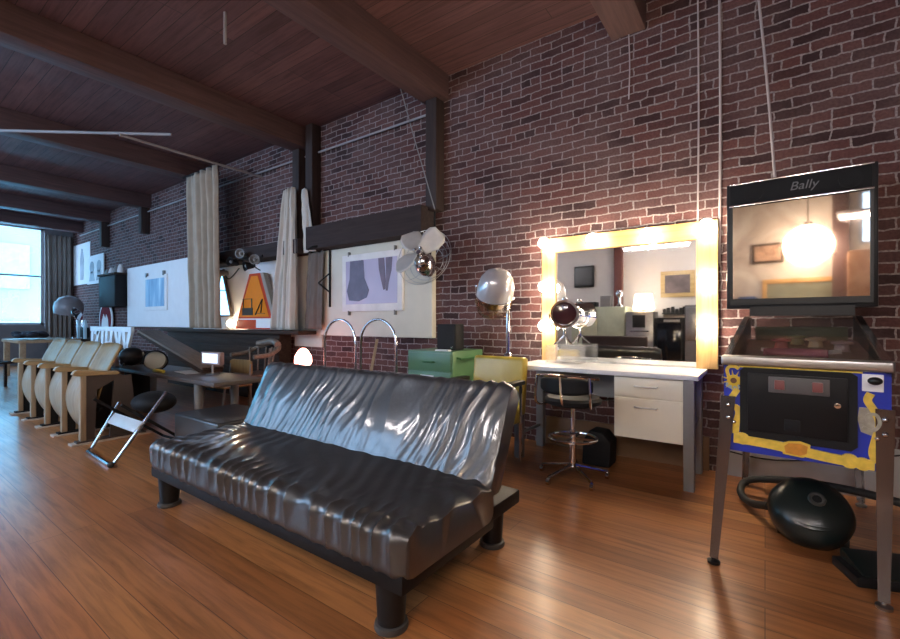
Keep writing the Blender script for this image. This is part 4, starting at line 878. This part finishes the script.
ov = thing('steel_oven', 'steel countertop oven under the lit table lamp, reflected in the mirror', 'oven', (-2.22, -2.6, 0))
MB().box(-.28, .28, -.28, .28, .02, 1.38, .01).build('body', STEEL, ov); MB().box(-.14, .12, .28, .29, 1.03, 1.30, .004).build('window', BLACK, ov); MB().bar((-.2, .31, .95), (.2, .31, .95), .025).build('handle', CHROME, ov)
tl = thing('table_lamp', 'table lamp with lit white shade on the steel oven, reflected in mirror', 'lamp', (-2.16, -2.45, 1.38))
MB().lathe([(0, 0), (.09, 0), (.08, .02), (.02, .04), (.02, .1), (0, .1)], 18).build('base', DKWOOD, tl)
MB().lathe([(.22, .05), (.17, .38), (.165, .38), (.215, .05)], 28).build('lamp_shade', SHADE, tl)
MB().sph((0, 0, .2), .05, 12).build('lamp_bulb', mat('soft_bulb_lit', (1, .9, .7), .3, var=0, emit=(1, .84, .64), es=8), tl)
fr = thing('black_refrigerator', 'black glass-door refrigerator reflected at right in the mirror', 'refrigerator', (-1.63, -2.6, 0))
MB().box(-.27, .27, -.3, .3, .02, 1.24, .01).build('body', BLACK, fr); MB().box(-.22, .22, .3, .32, .15, 1.12, .006).build('door', mat('black_glass', (.01, .012, .015), .06), fr); MB().box(-.1, .2, .3, .326, 1.15, 1.2).build('name_plate', STEEL, fr)
ls = thing('wall_letters', 'small dark rack of jagged blocks standing in for writing on the wall above the black refrigerator', 'letters', (-1.63, YN, 1.32))  # plain blocks stand in for a row of lettering
rk = MB().box(-.24, .24, 0, .1, 0, .03)
for k, x in enumerate((-.2, -.12, -.03, .05, .13, .2)): rk.box(x-.03, x+.03, .02, .08, .03, .12+.025*(k % 3))
rk.build('letter_blocks', BLACK, ls)
sc2 = thing('steel_cabinet', 'tall grey metal cabinet beside the black refrigerator', 'cabinet', (-1.17, -2.62, 0))
MB().box(-.17, .17, -.32, .32, 0, 1.5, .01).build('body', GREYM, sc2); MB().box(-.15, .15, .32, .335, .78, 1.46, .004).build('door', STEEL, sc2)
pf = thing('gold_framed_painting', 'dark painting in a broad gold frame reflected at the mirror top right', 'painting', (-1.57, YN, 1.99))
MB().box(-.34, .34, 0, .05, -.29, .29, .01).build('frame', wood('gilt', (.30, .2, .08), (.5, .36, .16), 'X', .4), pf); MB().box(-.25, .25, .05, .055, -.2, .2).build('canvas', mat('dark_painting', (.10, .075, .075), .5, var=.4, vs=6), pf)
bd = thing('work_bench', 'dark brown bench with cushions reflected at the bottom of the mirror', 'bench', (-2.45, -1.3, 0))
MB().box(-.75, .55, -.22, .22, .12, .66, .03, None, 3).build('body', mat('brown_leather', (.07, .045, .038), .4), bd); MB().box(-.75, .55, -.3, -.18, .3, .86, .03, None, 3).build('back', mat('brown_leather_back', (.07, .045, .038), .4), bd)
for x in (-.65, .45): MB().box(x-.04, x+.04, -.18, .18, 0, .12).build('foot', BLACK, bd)
# wall seen in the pinball glass
gp = thing('globe_pendant', 'big glowing white globe pendant reflected in the pinball backglass', 'pendant lamp', (.02, -2.5, 2.45))
MB().sph((0, 0, 0), .34, 28).build('globe', GLOBE, gp); MB().cyl((0, 0, .33), (0, 0, CZ-2.45), .008, None, 8).cyl((0, 0, .32), (0, 0, .38), .06, None, 16).build('cord', MATTB, gp)
p3 = thing('wall_picture', 'dark-framed picture reflected left of the globe in the backglass', 'picture', (-.58, YN, 2.43))
MB().box(-.24, .24, 0, .04, -.18, .18, .006).build('frame', DKWOOD, p3); MB().box(-.2, .2, .04, .045, -.14, .14).build('print', mat('warm_print', (.40, .27, .20), .5, var=.5, vs=8), p3)
bf = thing('bar_cupboard', 'dark low cupboard under the pine-framed board on the kitchen-side wall', 'cupboard', (-.1, -2.7, 0))
MB().box(-.62, .52, -.28, .26, 0, 1.35, .01).build('body', DKWOOD, bf)
for x in (-.33, .23): MB().box(x-.27, x+.27, .26, .275, .1, 1.28, .004).build('door', DKWOOD, bf)
pbd = thing('pine_framed_board', 'grey green board in a pine frame reflected along the bottom of the backglass', 'board', (-.1, YN, 1.72))
MB().box(-.56, .56, 0, .04, .14, .22, .004).build('frame_rail', PINE, pbd); MB().box(-.56, .56, 0, .04, -.22, -.15, .004).build('frame_rail', PINE, pbd)
for x in (-.525, .525): MB().box(x-.035, x+.035, 0, .04, -.15, .14, .004).build('frame_stile', PINE, pbd)
MB().box(-.5, .5, .005, .02, -.15, .14).build('panel', mat('grey_green_panel', (.20, .22, .17), .35), pbd)
tag(MB().box(.52, 1.2, -2.98, -2.45, 0, 2.3, .02).build('wardrobe', mat('orange_wood', (.30, .16, .09), .5, var=.2)), 'orange wooden wardrobe reflected at the right of the backglass', 'wardrobe')
tag(MB().box(-1.0, -.72, -2.9, -2.6, 0, 1.62, .03).build('blue_bin', mat('blue_plastic', (.03, .09, .28), .4)), 'tall blue bin reflected in the lower left corner of the backglass', 'bin')
struct(MB().box(.33, .55, YN, YN+.12, 0, CZ-.28, .01).build('timber_post', BEAM))

fb = thing('sky_backdrop', 'pale blue facade added outside to tint the light in the far window', 'building', (-23, 2.2, 0))  # facade added outside; its blue colour puts the daylight tint into the window
MB().box(-.6, 0, -7, 7, -4, 7.5).build('facade', mat('window_tint_blue', (.21, .53, .60), .8, var=.2, vs=.5), fb)
for y in (-4, -1.2, 1.6, 4.4):
    for z in (-.5, 2.4): MB().box(0, .06, y-.55, y+.55, z, z+1.7, .02).build('shutter', mat('pale_shutter', (.24, .56, .62), .7) if z < 0 and y < -3 else bpy.data.materials['pale_shutter'], fb)

# ------------------------------------------------------------------ daylight, camera, view
w = bpy.data.worlds.new('World'); sc.world = w; w.use_nodes = True
bgN = w.node_tree.nodes['Background']; bgN.inputs[0].default_value = (.42, .68, 1.0, 1); bgN.inputs[1].default_value = 3.6
def portal(loc, rot, sx, sy):
    l = bpy.data.lights.new('window_portal', 'AREA'); l.shape = 'RECTANGLE'; l.size = sx; l.size_y = sy; l.cycles.is_portal = True
    o = bpy.data.objects.new('window_portal', l); o.location = loc; o.rotation_euler = rot; col.objects.link(o)
for b0, b1, z0, z1 in LH: portal((XL-.22, (b0+b1)/2, (z0+z1)/2), (0, R(-90), 0), z1-z0, b1-b0)
for b0, b1, z0, z1 in NH: portal(((b0+b1)/2, YN-.22, (z0+z1)/2), (R(90), 0, 0), b1-b0, z1-z0)

cam = bpy.data.cameras.new('Camera'); co = bpy.data.objects.new('Camera', cam); col.objects.link(co); sc.camera = co
cam.sensor_width = 36; cam.lens = 36*440/900; cam.clip_start = .02
co.location = (0, 0, H); co.rotation_euler = (R(90), 0, R(35.6)); cam.shift_y = 2.5/900
vs_ = sc.view_settings
sc.display_settings.display_device = 'sRGB'; vs_.view_transform = 'Standard'; vs_.look = 'None'; vs_.gamma = 1; vs_.use_curve_mapping = False
vs_.exposure = 1.86
sc.cycles.use_denoising = True
sc.cycles.max_bounces = 10; sc.cycles.diffuse_bounces = 5; sc.cycles.glossy_bounces = 5; sc.cycles.transparent_max_bounces = 12
sc.cycles.caustics_reflective = False; sc.cycles.caustics_refractive = False; sc.cycles.sample_clamp_indirect = 6
